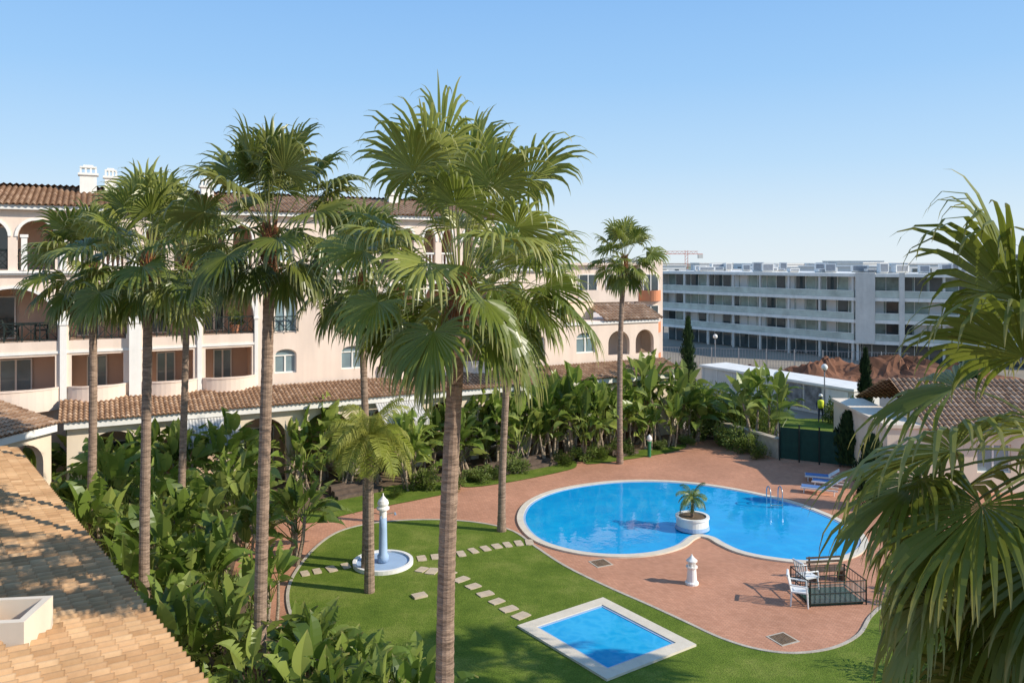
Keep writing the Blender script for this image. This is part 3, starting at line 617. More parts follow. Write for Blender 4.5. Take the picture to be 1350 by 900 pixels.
# ------------------------------------------------------------ paddle leaf plants
def paddle(mb,base,az,el_,pet,L,W,rnd,droop,lr):
    dr=V((math.cos(az)*math.cos(el_),math.sin(az)*math.cos(el_),math.sin(el_))); p=V(base)
    for i in range(3):
        q_=p+dr*pet/3; i0=len(mb.f); mb.bar(p,q_,.024-.004*i,.02-.004*i,n=3,cap=False)
        for z_ in range(i0,len(mb.f)): mb.uv[z_]=(min(1,lr+.3),.3)
        p=q_; dr=(dr+V((0,0,-.06*droop))).normalized()
    sd=V((-math.sin(az),math.cos(az),0)); tw=rnd.uniform(-.9,.9)
    sd=(sd*math.cos(tw)+dr.cross(sd)*math.sin(tw)).normalized()
    ws=[.12,.7,.95,1,.92,.7,.35,0]; prev=None; N2=len(ws)-1
    for i,w_ in enumerate(ws):
        n_=dr.cross(sd).normalized(); 
        row=[p-sd*W*w_+n_*W*w_*.35, p, p+sd*W*w_+n_*W*w_*.35]
        if prev:
            for a,b,c_,d_,inn in((prev[0],prev[1],row[1],row[0],1),(prev[1],prev[2],row[2],row[1],0)):
                if rnd.random()<.3:
                    if inn: d_=d_.lerp(c_,.35)+V((0,0,-.04))
                    else: c_=c_.lerp(d_,.35)+V((0,0,-.04))
                mb.add([a,b,c_,d_],[(lr,(i-1)/N2),(lr,(i-1)/N2),(lr,i/N2),(lr,i/N2)])
        prev=row; p=p+dr*L/N2; dr=(dr+V((0,0,-.14*droop))+sd*rnd.uniform(-.04,.04)).normalized()
PH=[4.6,4.0,4.3,3.2,2.8,3.6,4.4]
def paddle_proto(seed,h,ns,spread=.5):
    rnd=random.Random(seed); t=bpy.data.objects.new('bird_of_paradise_plant',None); col.objects.link(t); lf=MB()
    for s in range(ns):
        a=rnd.uniform(0,6.28); rr=spread*rnd.random()**.5; hh=h*rnd.uniform(.15,.55) if s else h*.55
        b=V((rr*math.cos(a),rr*math.sin(a),0)); tp=b+V((rnd.uniform(-.4,.4),rnd.uniform(-.4,.4),hh)); md=b.lerp(tp,.5)+V((.05,.03,0))
        st=MB(); st.bar(b,md,.075,.065,n=7); st.bar(md-V((0,0,.03)),tp,.065,.05,n=7); st.build('stem',M['barkd'],t)
        pl=rnd.uniform(0,3.14); nl=rnd.randint(5,8); base_lr=rnd.random()
        for i in range(nl):
            az=pl+(0 if i%2 else PI)+rnd.uniform(-.7,.7); el_=R(87-60*(i/nl))+rnd.uniform(-.08,.08)
            rem=(h-hh); pet=rem*rnd.uniform(.32,.55); L=max(.65,min(1.35,rem*rnd.uniform(.48,.62)))
            lr=min(1,max(0,base_lr*.5+rnd.random()*.65)); 
            paddle(lf,tp-V((0,0,.1)),az,el_,pet,L,L*rnd.uniform(.17,.25),rnd,rnd.uniform(.5,1.9),lr)
    lf.build('foliage',M['banana'],t); return t
protos=[paddle_proto(100+i,PH[i],[5,5,4,5,5,4,5][i]) for i in range(7)]
used=[False]*7; rnd=random.Random(9)
def plant(px,py,h):
    k_=rnd.choice((0,1,2,6)) if h>3.6 else rnd.choice((3,5,1)) if h>2.9 else rnd.choice((3,4))
    o=protos[k_] if not used[k_] else copy_tree(protos[k_]); used[k_]=True
    base=g(px,py); s=h/PH[k_]
    o.location=base; o.rotation_euler=(0,0,rnd.uniform(0,6.28)); o.scale=(s*rnd.uniform(.9,1.15),)*2+(s,)
    return base
G1='tall paddle leaved plants in the bed along the building'; G2='paddle leaved plants crowding the left bed'
def row(x0,x1,y0,y1,h0,h1,step,jy=8,lo=.72,hi=1.18):
    x=x0
    while x<=x1:
        f_=(x-x0)/max(1,x1-x0); py=y0+(y1-y0)*f_+rnd.uniform(-jy,jy)
        plant(x+rnd.uniform(-.3,.3)*step,py,(h0+(h1-h0)*f_)*rnd.uniform(lo,hi))
        x+=step*rnd.uniform(.8,1.3)
row(60,380,668,660,3.6,3.9,38,8,.75,1.1)
row(95,360,722,715,3.6,3.8,46)
row(135,300,780,770,3.5,3.5,50)
row(185,300,855,840,3.3,3.2,54)
row(225,340,940,930,3.1,3.0,60,14)
row(270,575,1040,1000,3.1,2.5,54,20)
row(330,600,1130,1130,2.7,2.3,68,20)
for px,py,h in((385,742,3.1),(332,765,3.0),(352,838,2.6),(400,930,2.4),(300,720,3.7),(412,900,1.9),(470,955,2.1)): plant(px,py,h)
row(395,560,636,628,3.8,3.9,32,4)
row(410,560,655,640,2.8,2.8,58,3)
row(575,790,622,600,3.6,3.9,30,4,.62,1.22)
row(590,800,612,594,3.9,4.2,28,4,.75,1.2)
row(800,930,590,574,4.6,4.9,25,4)
row(800,935,598,578,3.7,4.1,30,3,.62,1.2)
row(985,1012,590,592,4.8,4.8,26,2,.9,1.1)
for o in list(col.objects):
    if o.parent is None and o.name.startswith('bird_of_paradise_plant'):
        if o.location.x>-7.5 and o.location.y>34.5: tag(o,'tall paddle leaved plant in the long bed before the building arcade','plant',G1)
        else: tag(o,'glossy paddle leaved plant in the dense bed beside the tiled roof','plant',G2)
# ------------------------------------------------------------ shrubs
def bush_proto(seed,nl,ls,name,m):
    rnd=random.Random(seed); t=bpy.data.objects.new(name,None); col.objects.link(t); mb=MB(); cl=[]
    for c_ in range(12):
        a=rnd.uniform(0,6.28); r_=rnd.random()**.5*.7; cl.append(V((r_*math.cos(a),r_*math.sin(a),rnd.uniform(.25,.8))))
    for i in range(nl):
        c_=rnd.choice(cl); dr=V((rnd.gauss(0,1),rnd.gauss(0,1),rnd.gauss(0,1))).normalized(); p=c_+dr*.33*rnd.random()**.4
        if p.z<.02:p.z=.05
        u=(dr+V((rnd.uniform(-1,1),rnd.uniform(-1,1),rnd.uniform(-.3,1)))).normalized(); s=u.orthogonal().normalized()
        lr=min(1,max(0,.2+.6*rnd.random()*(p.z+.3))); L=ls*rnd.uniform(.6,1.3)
        mb.add([p,p+u*L*.5+s*L*.22,p+u*L,p+u*L*.5-s*L*.22],(lr,.3))
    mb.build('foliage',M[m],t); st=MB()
    for c_ in cl[:7]: st.bar((0,0,0),c_,.025,.01,n=4)
    st.build('stems',M['barkd'],t); return t
bp=bush_proto(7,1500,.14,'low_shrub','bush'); first=True
for px,py,s,sz in[(630,634,.9,.7),(650,632,.7,.6),(600,645,.7,.6),(742,612,.8,.6),(770,606,.9,.7),(790,604,.8,.7),(1000,588,1.1,1.2),(1020,585,.9,1.0),(940,575,1.5,2.2),(960,572,1.6,2.6),(978,574,1.5,2.4),(925,577,1.3,1.8),(990,575,1.2,2.0),
   (520,930,.8,1.1),(560,950,.8,1.0),(480,900,.6,.7),(440,880,.6,.8),(300,800,.9,1.2),(275,745,1.0,1.3),(430,672,.5,.5),(520,655,.5,.4),(590,1010,.9,1.3),(870,592,.5,.5),(905,586,.6,.5),(1015,560,1.3,1.5),(350,700,.7,.9),(1230,900,1.2,1.2),(1330,860,1.4,1.6),(1290,800,1.2,1.5),
   (200,690,1.2,2.2),(120,700,1.2,2.3),(230,760,1.1,2.0),(160,740,1.1,2.1),(250,890,1.0,1.9),(320,880,.9,1.5),(330,1010,.9,1.9),(430,985,.8,1.5),(300,690,1.1,2.1),
   (962,590,1.1,1.3),(1000,604,.7,.8),(985,597,.9,1.1),(930,548,1.6,2.0),(890,540,1.8,2.4),(1110,560,1.3,1.6),(1180,600,1.3,1.8),(1200,640,1.0,1.2),(680,625,.8,.9),(560,645,.9,1.0),(820,600,.8,.8)]:
    o=bp if first else copy_tree(bp); first=False
    o.location=g(px,py); o.scale=(s,s,sz); o.rotation_euler=(0,0,px*1.7)
    tag(o,'small rounded leafy green shrub at the edge of the planting','shrub','low shrubs edging the beds')
for (xx,z_,l) in((S_(572),4.95,'potted plant on the first floor balcony left of the middle palm trunk'),(S_(630),7.0,'potted plant on the second floor balcony right of the middle palm trunk'),(S_(312),7.0,'potted plant on the railed balcony behind the tall left palm')):
    p=LW(xx,.45,z_ if z_>5 else 4.0); t=thing('potted_plant',p,0,l,'potted plant'); MB().lathe([(.14,.0),(.2,.35),(.22,.37),(.22,.42),(.17,.42)],(0,0,0),14).build('pot',M['clay'],t)
    o=bp.children[0].copy(); col.objects.link(o); o.parent=t; o.location=(0,0,.35); o.scale=(.45,.45,.9)
def cypress(px,Y,h,r,label,seed):
    rnd=random.Random(seed); X=Y*(px-675)/F; t=thing('cypress_tree',(X,Y,0),0,label,'tree'); mb=MB()
    for i in range(2600):
        f_=rnd.random(); z=h*(.05+.95*f_); rr=r*(math.sin(PI*min(1,(f_*.8+.2)))**.6)*(1-.25*f_)*(.75+.25*math.sin(z*5+i%3)); a=rnd.uniform(0,6.28); q_=rr*rnd.random()**.25
        p=V((q_*math.cos(a),q_*math.sin(a),z)); u=V((math.cos(a)*.35,math.sin(a)*.35,1)).normalized(); s=V((-math.sin(a),math.cos(a),rnd.uniform(-.5,.5))); L=rnd.uniform(.18,.38)
        mb.add([p,p+u*L*.5+s*.06,p+u*L,p+u*L*.5-s*.06],(rnd.random(),.3))
    mb.build('foliage',M['cyp'],t); MB().bar((0,0,0),(0,0,h*.8),.12,.03,n=7).build('trunk',M['barkd'],t)
cypress(907,58,6.3,.75,'slim dark cypress standing beside the end of the arcade',1)
cypress(1141,50,4.9,.55,'short dark cypress beside the picture hoarding',2)
cypress(1283,46,4.4,.5,'dark cypress rising beyond the tiled roof house',3)
cypress(1118,41.0,2.6,.9,'broad dark conifer against the green fence',4)
cypress(1150,34.0,2.9,.9,'low dark conifer before the beige garden house wall',5)
# ------------------------------------------------------------ garden objects
b=g(505,744); t=thing('shower_column',(b.x,b.y,.03),0,'white capped blue outdoor shower column in a round basin on the lawn','shower')
MB().lathe([(.2,.1),(.2,.3),(.15,.36),(.135,1.2),(.128,1.62)],(0,0,0),20).build('lower_column',M['bluewhite'],t,True)
mb=MB(); mb.lathe([(.127,1.62),(.125,1.85),(.22,1.9),(.22,1.96),(.14,2.0),(.18,2.04),(.2,2.1),(.17,2.2),(.09,2.28),(.03,2.36),(.02,2.45)],(0,0,0),20); mb.build('upper_column',M['white'],t)
mb=MB(); 
for a in(0,PI/2,PI,1.5*PI): mb.bar((0,0,1.7),(.4*math.cos(a),.4*math.sin(a),1.78),.015,n=6); mb.bar((.4*math.cos(a),.4*math.sin(a),1.79),(.42*math.cos(a),.42*math.sin(a),1.7),.03,.05,n=8)
mb.build('shower_heads',M['metal'],t)
mb=MB(); ci=[(.92*math.cos(2*PI*i/40),.92*math.sin(2*PI*i/40)) for i in range(40)]; cj=[(x*1.13,y*1.13) for x,y in ci]; ring(mb,ci,cj,0,.13); mb.build('basin_rim',M['white'],t)
MB().lathe([(.915,0),(.915,.07)],(0,0,0),40).build('basin_floor',M['bluewhite'],t)
b=g(917,704); b=V((b.x,b.y+.55,0)); t=thing('round_planter',b,0,'round white planter with a blue base on the pool edge','planter')
MB().lathe([(.66,.06),(.64,.2)],(0,0,0),32).build('base',M['bluewhite'],t,False)
MB().lathe([(.62,.2),(.62,.46),(.66,.48),(.66,.55),(.54,.55),(.54,.5)],(0,0,0),32).build('tub',M['whiteclean'],t); MB().lathe([(.53,.45),(.53,.51)],(0,0,0),24).build('soil',M['soil'],t)
feather_palm('small_palm',(b.x,b.y,.5),.7,18,.78,.06,'small feathery palm growing in the round white planter',8,'banana',cat='plant')
b=g(912,769); t=thing('garden_ornament',(b.x,b.y,0),.3,'white turret shaped stone ornament on the brick terrace','ornament')
MB().lathe([(.22,0),(.22,.06),(.17,.1),(.14,.5),(.19,.54),(.19,.58)],(0,0,0),16).build('pedestal',M['white'],t)
mb=MB()
for i in range(6): a=i*PI/3; mb.bar((.12*math.cos(a),.12*math.sin(a),.58),(.12*math.cos(a),.12*math.sin(a),.74),.025,n=6)
mb.lathe([(.08,.58),(.08,.74)],(0,0,0),10); mb.lathe([(.18,.74),(.18,.77),(.1,.84),(.03,.92),(.01,.97)],(0,0,0),16); mb.build('lantern',M['white'],t)
P1=[(402,757),(418,754),(437,751),(456,747)]; P2=[(556,752),(570,754),(592,757),(608,765),(624,774),(640,784),(655,794),(671,804),(687,813)]; P3=[(556,737),(574,735),(608,731),(624,727),(640,724),(655,721),(669,719),(684,717),(698,716)]
rnd=random.Random(4)
for P_,lab,la in((P1,'flat pale stepping stone in the short row left of the shower basin',.29),(P2,'flat pale stepping stone in the row leading towards the square pool',.34),(P3,'flat pale stepping stone in the row leading towards the big pool',.3)):
    for i,(px,py) in enumerate(P_):
        b=g(px,py); n0=g(*P_[min(i+1,len(P_)-1)])-g(*P_[max(0,i-1)]); mb=MB(); w_=la*.5*rnd.uniform(.9,1.1); l_=.25*rnd.uniform(.85,1.1)
        pts=[(-w_,-l_),(-w_*.4,-l_*1.06),(w_*.9,-l_),(w_,-l_*.3),(w_*.96,l_),(0,l_*1.05),(-w_*.95,l_*.95)]
        mb.add([(x,y,.055) for x,y in pts]); 
        for j in range(len(pts)): a0,b0=pts[j-1],pts[j]; mb.add([(*a0,0.02),(*b0,0.02),(*b0,.055),(*a0,.055)])
        o=mb.build('stepping_stone',M['slab']); o.location=(b.x,b.y,0); o.rotation_euler=(0,0,math.atan2(n0.y,n0.x)+rnd.uniform(-.12,.12)); tag(o,lab,'stepping stone','stepping stones across the lawn')
for px,py,l in((792,742,'square metal drain cover in the terrace just below the pool'),(1032,842,'square metal drain cover near the lawn corner of the terrace')):
    b=g(px,py); t=thing('drain_cover',(b.x,b.y,0),R(25),l,'drain cover'); mb=MB(); mb.box(-.32,.32,-.32,.32,.0,.012); mb.build('frame',M['stone'],t); mb=MB()
    for i in range(8): mb.box(-.26+.068*i,-.26+.068*i+.045,-.26,.26,.011,.02)
    mb.build('grate',M['fiber'],t)
b=g(553,787); o=MB().box(-.22,.22,-.16,.16,0,.09).build('valve_box_lid',M['slab']); o.location=(b.x,b.y,0); o.rotation_euler=(0,0,.5); tag(o,'small pale valve box lid on the lawn by the feather palm','valve box')
b=g(1020,666); t=thing('pool_ladder',(b.x,b.y,0),0,'chrome pool ladder at the far rim of the big pool','ladder')
for s in(-.25,.25):
    mb=MB(); pr=None
    for i in range(13):
        a=PI*i/12; p=V((s,.0-.0+.28*math.cos(a)-.1,.55+.3*math.sin(a)))
        if pr: mb.bar(pr,p,.025,n=8)
        pr=p
    mb.bar((s,.18,.03),(s,.18,.55),.025,n=8); mb.bar((s,-.38,.0),(s,-.38,.55),.025,n=8); mb.build('rail',M['metal'],t)
mb=MB(); mb.box(-.25,.25,-.43,-.33,.1,.13); mb.build('step',M['metal'],t)
def lounger(base,rz,label):
    t=thing('sun_lounger',base,rz,label,'sun lounger','sun loungers at the far end of the terrace'); t.scale=(.8,.8,.8)
    mb=MB(); mb.box(-.95,.35,-.3,.3,.3,.34)
    for y in(-.33,.33): mb.box(-.98,1.0,y-.03,y+.03,.27,.35)
    mb.build('frame',M['plastic'],t)
    mb=MB(); mb.bar((.35,-.27,.34),(.95,-.27,.75),.03,n=6); mb.bar((.35,.27,.34),(.95,.27,.75),.03,n=6); mb.add([(.35,-.27,.36),(.35,.27,.36),(.95,.27,.78),(.95,-.27,.78)]); mb.build('backrest',M['plastic'],t)
    for x in(-.8,.8):
        for y in(-.3,.3): MB().bar((x,y,0),(x,y,.28),.025,n=6).build('leg',M['plastic'],t)
    MB().box(-.94,.34,-.27,.27,.342,.375).build('seat',M['blue'],t)
lounger(g(1080,650),R(-25),'blue and white sun lounger nearest the big pool'); lounger(g(1094,642),R(-25),'blue and white sun lounger behind the nearest one'); lounger(g(1084,634),R(-20),'farthest blue and white sun lounger by the fence')
A=g(1068,800); t=thing('railed_enclosure',(A.x,A.y,0),R(6),'dark green railed enclosure on the terrace below the big pool','railing')
def rl(x0,y0,x1,y1):
    mb=MB(); a=V((x0,y0,0));b=V((x1,y1,0)); L=(b-a).length; n=max(2,int(L/.16))
    for z in(.74,.4,.1): mb.bar(a+V((0,0,z)),b+V((0,0,z)),.018,n=6)
    for i in range(n+1): p=a.lerp(b,i/n); r_=.024 if i in(0,n) else .007; mb.bar(p,p+V((0,0,.76)),r_,n=5)
    mb.build('rail_panel',M['rail'],t)
rl(0,0,1.8,0); rl(1.8,0,1.8,1.3); rl(1.8,1.3,0,1.3); rl(0,1.3,0,0); 
MB().box(.06,1.74,.06,1.24,.0,.06).build('hatch_cover',M['dkgreen'],t)
mb=MB(); mb.add([(.02,.01,.1),(1.78,.01,.1),(1.78,.01,.7),(.02,.01,.7)]); mb.build('windscreen',mat('grey_glass_screen',(.3,.36,.35),.1,.1,2,alpha=.35),t)
def chair(base,rz,label,m='plastic'):
    t=thing('garden_chair',base,rz,label,'chair'); 
    for x in(-.22,.22):
        for y in(-.22,.22): MB().bar((x*1.15,y*1.15,0),(x,y,.43),.022,.028,n=6).build('leg',M[m],t)
    MB().box(-.25,.25,-.25,.25,.42,.46).build('seat',M[m],t)
    mb=MB(); 
    for i in range(5): x=-.2+.1*i; mb.bar((x,.24,.46),(x*1.1,.34,.9),.024,n=5)
    mb.bar((-.25,.35,.92),(.25,.35,.92),.035,n=6); mb.build('backrest',M[m],t)
    for s in(-.27,.27):
        mb=MB(); mb.bar((s,.28,.66),(s,-.2,.64),.025,n=6); mb.bar((s,-.2,.64),(s,-.22,.44),.02,n=6); mb.build('armrest',M[m],t)
chair(g(1054,796),R(70),'white plastic chair at the left end of the green railing'); chair(g(1064,776),R(110),'white plastic chair just behind the green railed enclosure')
p=LW(S_(12),1.0,7.0); chair(p,ANG+R(90),'dark chair on the leftmost railed balcony, left of the table','rail'); p=LW(S_(52),1.0,7.0); chair(p,ANG-R(90),'dark chair on the leftmost railed balcony, right of the table','rail')
p=LW(S_(33),1.0,7.0); t=thing('balcony_table',p,ANG,'small dark table on the leftmost railed balcony','table'); MB().box(-.4,.4,-.4,.4,.7,.74).build('tabletop',M['rail'],t)
for x in(-.33,.33):
    for y in(-.33,.33): MB().bar((x,y,0),(x,y,.699),.02,n=6).build('leg',M['rail'],t)
A=g(1072,769); t=thing('wooden_bench',(A.x,A.y,0),R(8),'slatted wooden bench behind the green railed enclosure','bench')
mb=MB(); 
for i in range(4): mb.box(0,1.2,.1*i,.1*i+.07,.36,.4)
mb.build('seat',M['wood'],t)
for x in(.1,1.05): MB().box(x,x+.06,0,.38,0,.358).build('leg',M['wood'],t)
mb=MB(); mb.box(0,1.2,.42,.45,.5,.57); mb.box(0,1.2,.43,.46,.64,.7); mb.box(.1,.15,.465,.5,.36,.7); mb.build('backrest',M['wood'],t)
b=g(856,602); t=thing('tap_post',(b.x,b.y,0),0,'green and white garden tap post at the back of the terrace','tap post'); MB().lathe([(.1,0),(.09,.75),(.13,.78),(.13,.84)],(0,0,0),12).build('post',mat('green_paint',(.03,.2,.09),.5,.1,4),t); MB().lathe([(.1,.84),(.16,.95),(.12,1.1),(.02,1.2)],(0,0,0),12).build('cap',M['white'],t)
for px0,py0,px1,py1,l in((446,660,505,648,'stepped dark timber edging left of the middle palm'),(658,628,735,613,'stepped dark timber edging right of the middle palm'),(815,604,842,598,'short dark timber edging by the tap post')):
    a=g(px0,py0);b_=g(px1,py1); t=thing('timber_edging',a,math.atan2(b_.y-a.y,b_.x-a.x),l,'timber edging'); L=(b_-a).length
    for i in range(3):
        MB().box(.05*i,L-.07*i,.45*i,.45*i+.3,0,.16+.12*i).build('sleeper',M['wood'],t)
# ------------------------------------------------------------ boundary fence, wall
A=g(1028,606); B=g(1135,618)
t=thing('windbreak_fence',(A.x,A.y,0),math.atan2(B.y-A.y,B.x-A.x),'dark green screened fence at the far corner of the terrace','fence'); L=(B-A).length
MB().box(0,L,0,.03,.1,1.75).build('screen',M['dkgreen'],t)
for i in range(5): MB().bar((L*i/4,-.05,0),(L*i/4,-.05,1.95),.04,n=8).build('post',M['rail'],t)
A=g(925,572);B=g(1026,605); t=thing('garden_wall',(A.x,A.y,0),math.atan2(B.y-A.y,B.x-A.x),'low sandy stone garden wall behind the shrubs','wall'); L=(B-A).length
MB().box(0,L,0,.3,0,1.0).build('wall',M['stone'],t); MB().box(-.05,L+.0,-.05,.35,1.0,1.08).build('coping',M['stone'],t)
A=V((17.2,36.5,0)); t=thing('garden_house',A,R(-3),'beige single storey house with tiled roof behind the right hand palm','house')
mb=MB(); wallrow(mb,0,16,0,2.9,[(4,5.5,.9,2.2,2.2),(8,9.5,.9,2.2,2.2)],.25,0); mb.add([(0,7,0),(0,0,0),(0,0,2.9),(0,7,2.9)]); mb.build('wall',M['cream'],t)
window(t,4,5.5,.9,2.2,2.2,.1); window(t,8,9.5,.9,2.2,2.2,.1)
mb=MB(); tile_roof(mb,(1.6,-.4,2.92),(1,0,0),(0,math.cos(R(22)),math.sin(R(22))),15,4.6,per=.25,na=6); tile_roof(mb,(1.6,8.2,2.92),(1,0,0),(0,-math.cos(R(22)),math.sin(R(22))),15,4.4,per=.25,na=4); mb.build('roof',M['tilefar'],t,True)
MB().box(-.1,1.58,-.1,7.1,2.9,3.05).build('parapet',M['cream'],t)
# ------------------------------------------------------------ hoarding with pictures
A=V((65*(925-675)/F,65,0));B=V((52.5*(1126-675)/F,52.5,0)); rz=math.atan2(B.y-A.y,B.x-A.x); L=(B-A).length
t=thing('site_hoarding',A,rz,'low white site cabin row with black and white pictures on its side','site cabin')
MB().box(0,L,0,2.6,0,1.95).build('wall',M['conc'],t); MB().box(-.1,L+.1,-.15,2.8,1.95,2.12).build('roof',M['whiteclean'],t)
for i in range(9):
    x=L*i/9+.15; MB().box(x,x+.06,-.03,-.002,.1,1.9).build('panel_joint',M['white'],t)
for i,(x0,x1) in enumerate(((L-5.6,L-4.2),(L-4.0,L-2.6),(L-2.2,L-.4),(L-9,L-7.6))):
    MB().box(x0,x1,-.06,-.031,.25,1.85).build('picture_panel',M['photo'] if i<2 else M['white'],t)
def lamp(px,Y,h,label):
    t=thing('lamp_post',(Y*(px-675)/F,Y,0),0,label,'street lamp','globe lamp posts outside the garden')
    MB().lathe([(.09,0),(.09,.3),(.05,.35),(.04,h)],(0,0,0),10).build('post',M['galv'],t)
    MB().lathe([(.1,h),(.06,h+.05)],(0,0,0),10).build('collar',M['rail'],t)
    MB().lathe([(.05,h+.05),(.17,h+.12),(.22,h+.26),(.17,h+.4),(.05,h+.48)],(0,0,0),14).build('globe',M['whiteclean'],t,True)
lamp(1087,54,3.1,'globe lamp post in front of the picture panels'); lamp(1025,44.5,3.9,'globe lamp post beside the lone paddle plant'); lamp(943,74,3.3,'globe lamp post before the white block, right of the cypress')
def person(base,rz,label):
    t=thing('person',base,rz,label,'person')
    vs=[(0,0,.95),(0,0,1.15),(0,0,1.38),(0,0,1.5),(0,.02,1.6),(0,.01,1.72),(.1,0,.88),(.11,.02,.5),(.12,0,.08),(.12,.14,.04),(-.1,0,.88),(-.12,-.05,.5),(-.13,-.08,.08),(-.13,.06,.04),(.2,0,1.38),(.27,.02,1.1),(.24,.18,.9),(-.2,0,1.38),(-.27,0,1.1),(-.26,.1,.85)]
    ed=[(0,1),(1,2),(2,3),(3,4),(4,5),(0,6),(6,7),(7,8),(8,9),(0,10),(10,11),(11,12),(12,13),(2,14),(14,15),(15,16),(2,17),(17,18),(18,19)]
    rr=[.14,.14,.16,.06,.1,.08,.1,.07,.05,.04,.1,.07,.05,.04,.07,.05,.04,.07,.05,.04]
    me=bpy.data.meshes.new('body'); me.from_pydata(vs,ed,[]); o=bpy.data.objects.new('body',me); col.objects.link(o); o.parent=t; me.materials.append(M['trou'])
    o.modifiers.new('Skin','SKIN'); sv=me.skin_vertices[0] if me.skin_vertices else None
    if sv is None:
        bpy.context.view_layer.objects.active=o
        try: bpy.ops.mesh.customdata_skin_add()
        except Exception: pass
        sv=me.skin_vertices[0] if me.skin_vertices else None
    if sv:
        for i,r_ in enumerate(rr): sv.data[i].radius=(r_,r_*.85)
        sv.data[0].use_root=True
    o.modifiers.new('Sub','SUBSURF').levels=1; o.modifiers['Sub'].render_levels=1
    MB().lathe([(.18,.92),(.2,1.1),(.22,1.32),(.2,1.42),(.09,1.47)],(0,0,0),12).build('vest',M['yellow'],t,True)
    MB().lathe([(.12,1.66),(.13,1.74),(.09,1.82),(.02,1.84)],(0,.01,0),12).build('helmet',M['whiteclean'],t,True)
person(g(1082,556),R(160),'person in a yellow high visibility vest standing near the picture panels')
# ------------------------------------------------------------ far buildings
def modern(A,B,levels,label,depth=14,cols=8,solid=(),seed=0):
    rn=random.Random(seed)
    A=V((*A,0));B=V((*B,0)); L=(B-A).length; t=thing('office_block',A,math.atan2(B.y-A.y,B.x-A.x),label,'building')
    MB().box(0,L,1.4,depth,0,levels[-1]-.1).build('core_wall',M['conc'],t)
    for i,z in enumerate(levels[1:]):
        MB().box(-.1,L+.0,-.25,depth+.1,z-.36,z).build('floor_slab',M['whiteclean'],t)
    for i,(a,b) in enumerate(zip(levels,levels[1:])):
        m='glassg' if i else 'glass'
        gl=MB().box(.2,L-.2,1.25,1.38,a+.01,b-.37).build('glazing',M[m],t)
        n=int(L/1.3)
        for j in range(n+1):
            x=.2+(L-.4)*j/n; MB().box(x-.03,x+.03,1.18,1.247,a,b-.362).build('mullion',M['whiteclean'],gl)
        if i:
            mb=MB(); mb.box(.1,L-.1,-.2,-.17,a+.02,a+.7); mb.build('balcony_glass',M['glassg2'],t)
            mb=MB(); mb.box(.1,L-.1,-.21,-.16,a+.702,a+.75); mb.build('handrail',M['whiteclean'],t)
        for j in range(n):
            q_=rn.random()
            if q_<.55 and i: x=.2+(L-.4)*j/n; MB().box(x+.05,x+1.15,1.2,1.244,a+.05,b-.38).build('blind' if q_<.28 else 'open_door',M['town'] if q_<.28 else M['glass'],gl)
    for j in range(cols+1):
        x=.2+(L-.5)*j/cols
        mb=MB(); mb.box(x-.12,x+.12,-.1,.14,0,levels[-1]-.37); mb.build('column',M['conc'],t)
    for (x0,x1) in solid: MB().box(x0,x1,-.35,1.39,levels[1]-.3,levels[-1]+.1).build('end_panel',M['conc'],t)
    return t,L
A=(108*(872-675)/F,108); B=(85*(1128-675)/F,85); C=(76*(1440-675)/F,76)
lev=[0,2.15,4.35,6.7,9.25]
bt,L1=modern(A,B,lev,'long white four storey block with glass balconies seen beyond the garden',cols=7,solid=((-.4,.0),),seed=1)
bt2,L2=modern(B,C,lev,'nearer white wing of the glass balcony block under construction',cols=5,solid=((.0,1.9),(4.2,4.7)),seed=2)
rnd=random.Random(77); uvz=V((B[0]-A[0],B[1]-A[1],0)).normalized(); nv=V((-uvz.y,uvz.x,0))
if nv.y<0:nv=-nv
for i in range(34):
    s=rnd.uniform(2,L1-2) if i<22 else L1+rnd.uniform(1,13)
    if i<22: p=V((*A,0))+uvz*s
    else:
        u2=V((C[0]-B[0],C[1]-B[1],0)).normalized(); p=V((*B,0))+u2*(s-L1)
    p=p+nv*rnd.uniform(2,8); w_=rnd.uniform(.4,1.1); h_=rnd.uniform(.4,1.2)
    t=thing('rooftop_unit',(p.x,p.y,9.25),rnd.uniform(-.3,.3),'small pale ventilation unit on the flat roof of the white block','ventilation unit','rooftop units on the white block')
    MB().box(-w_,w_,-.4,.4,.12,h_).build('casing',M['town'],t); MB().box(-w_*.8,w_*.8,-.43,-.402,.2,h_-.1).build('grille',M['galv'],t)
    MB().box(-w_*.9,w_*.9,-.3,.3,0,.118).build('plinth',M['conc'],t)
t=thing('scaffold',(80*(1262-675)/F,80,9.25),R(-15),'steel scaffold poles on top of the building at the right edge','scaffold')
for i in range(6):
    for y in(0,1.2):
        MB().bar((i*1.5,y,0),(i*1.5,y,4.0 if i in(2,) else 2.4+.4*(i%2)),.04,n=5).build('upright',M['galv'],t)
mb=MB()
for z in(.9,1.9): mb.bar((0,0,z),(7.5,0,z),.04,n=5); mb.bar((0,1.2,z),(7.5,1.2,z),.04,n=5)
mb.bar((0,0,.2),(3,0,1.9),.03,n=4); mb.bar((3,0,1.9),(7.5,0,.2),.03,n=4); mb.bar((3,0,3.8),(7.5,0,2.0),.03,n=4); mb.build('ledgers',M['galv'],t)
t=thing('rooftop_shed',(82*(1318-675)/F,82,9.25),R(-12),'dark flat topped plant room beside the roof scaffold','plant room'); MB().box(0,6,0,3,0,1.9).build('wall',M['asphalt'],t); MB().box(-.1,6.1,-.1,3.1,1.9,2.02).build('roof',M['galv'],t)
Y=70; x0=Y*(740-675)/F; x1=Y*(878-675)/F
t=thing('apartment_block',(x0,Y-1,0),R(22),'cream apartment block with terracotta curved balconies beyond the end wing','building'); Lx=x1-x0-2
mb=MB(); mb.box(0,Lx,0,9,0,10.19); mb.build('wall',M['peach'],t)
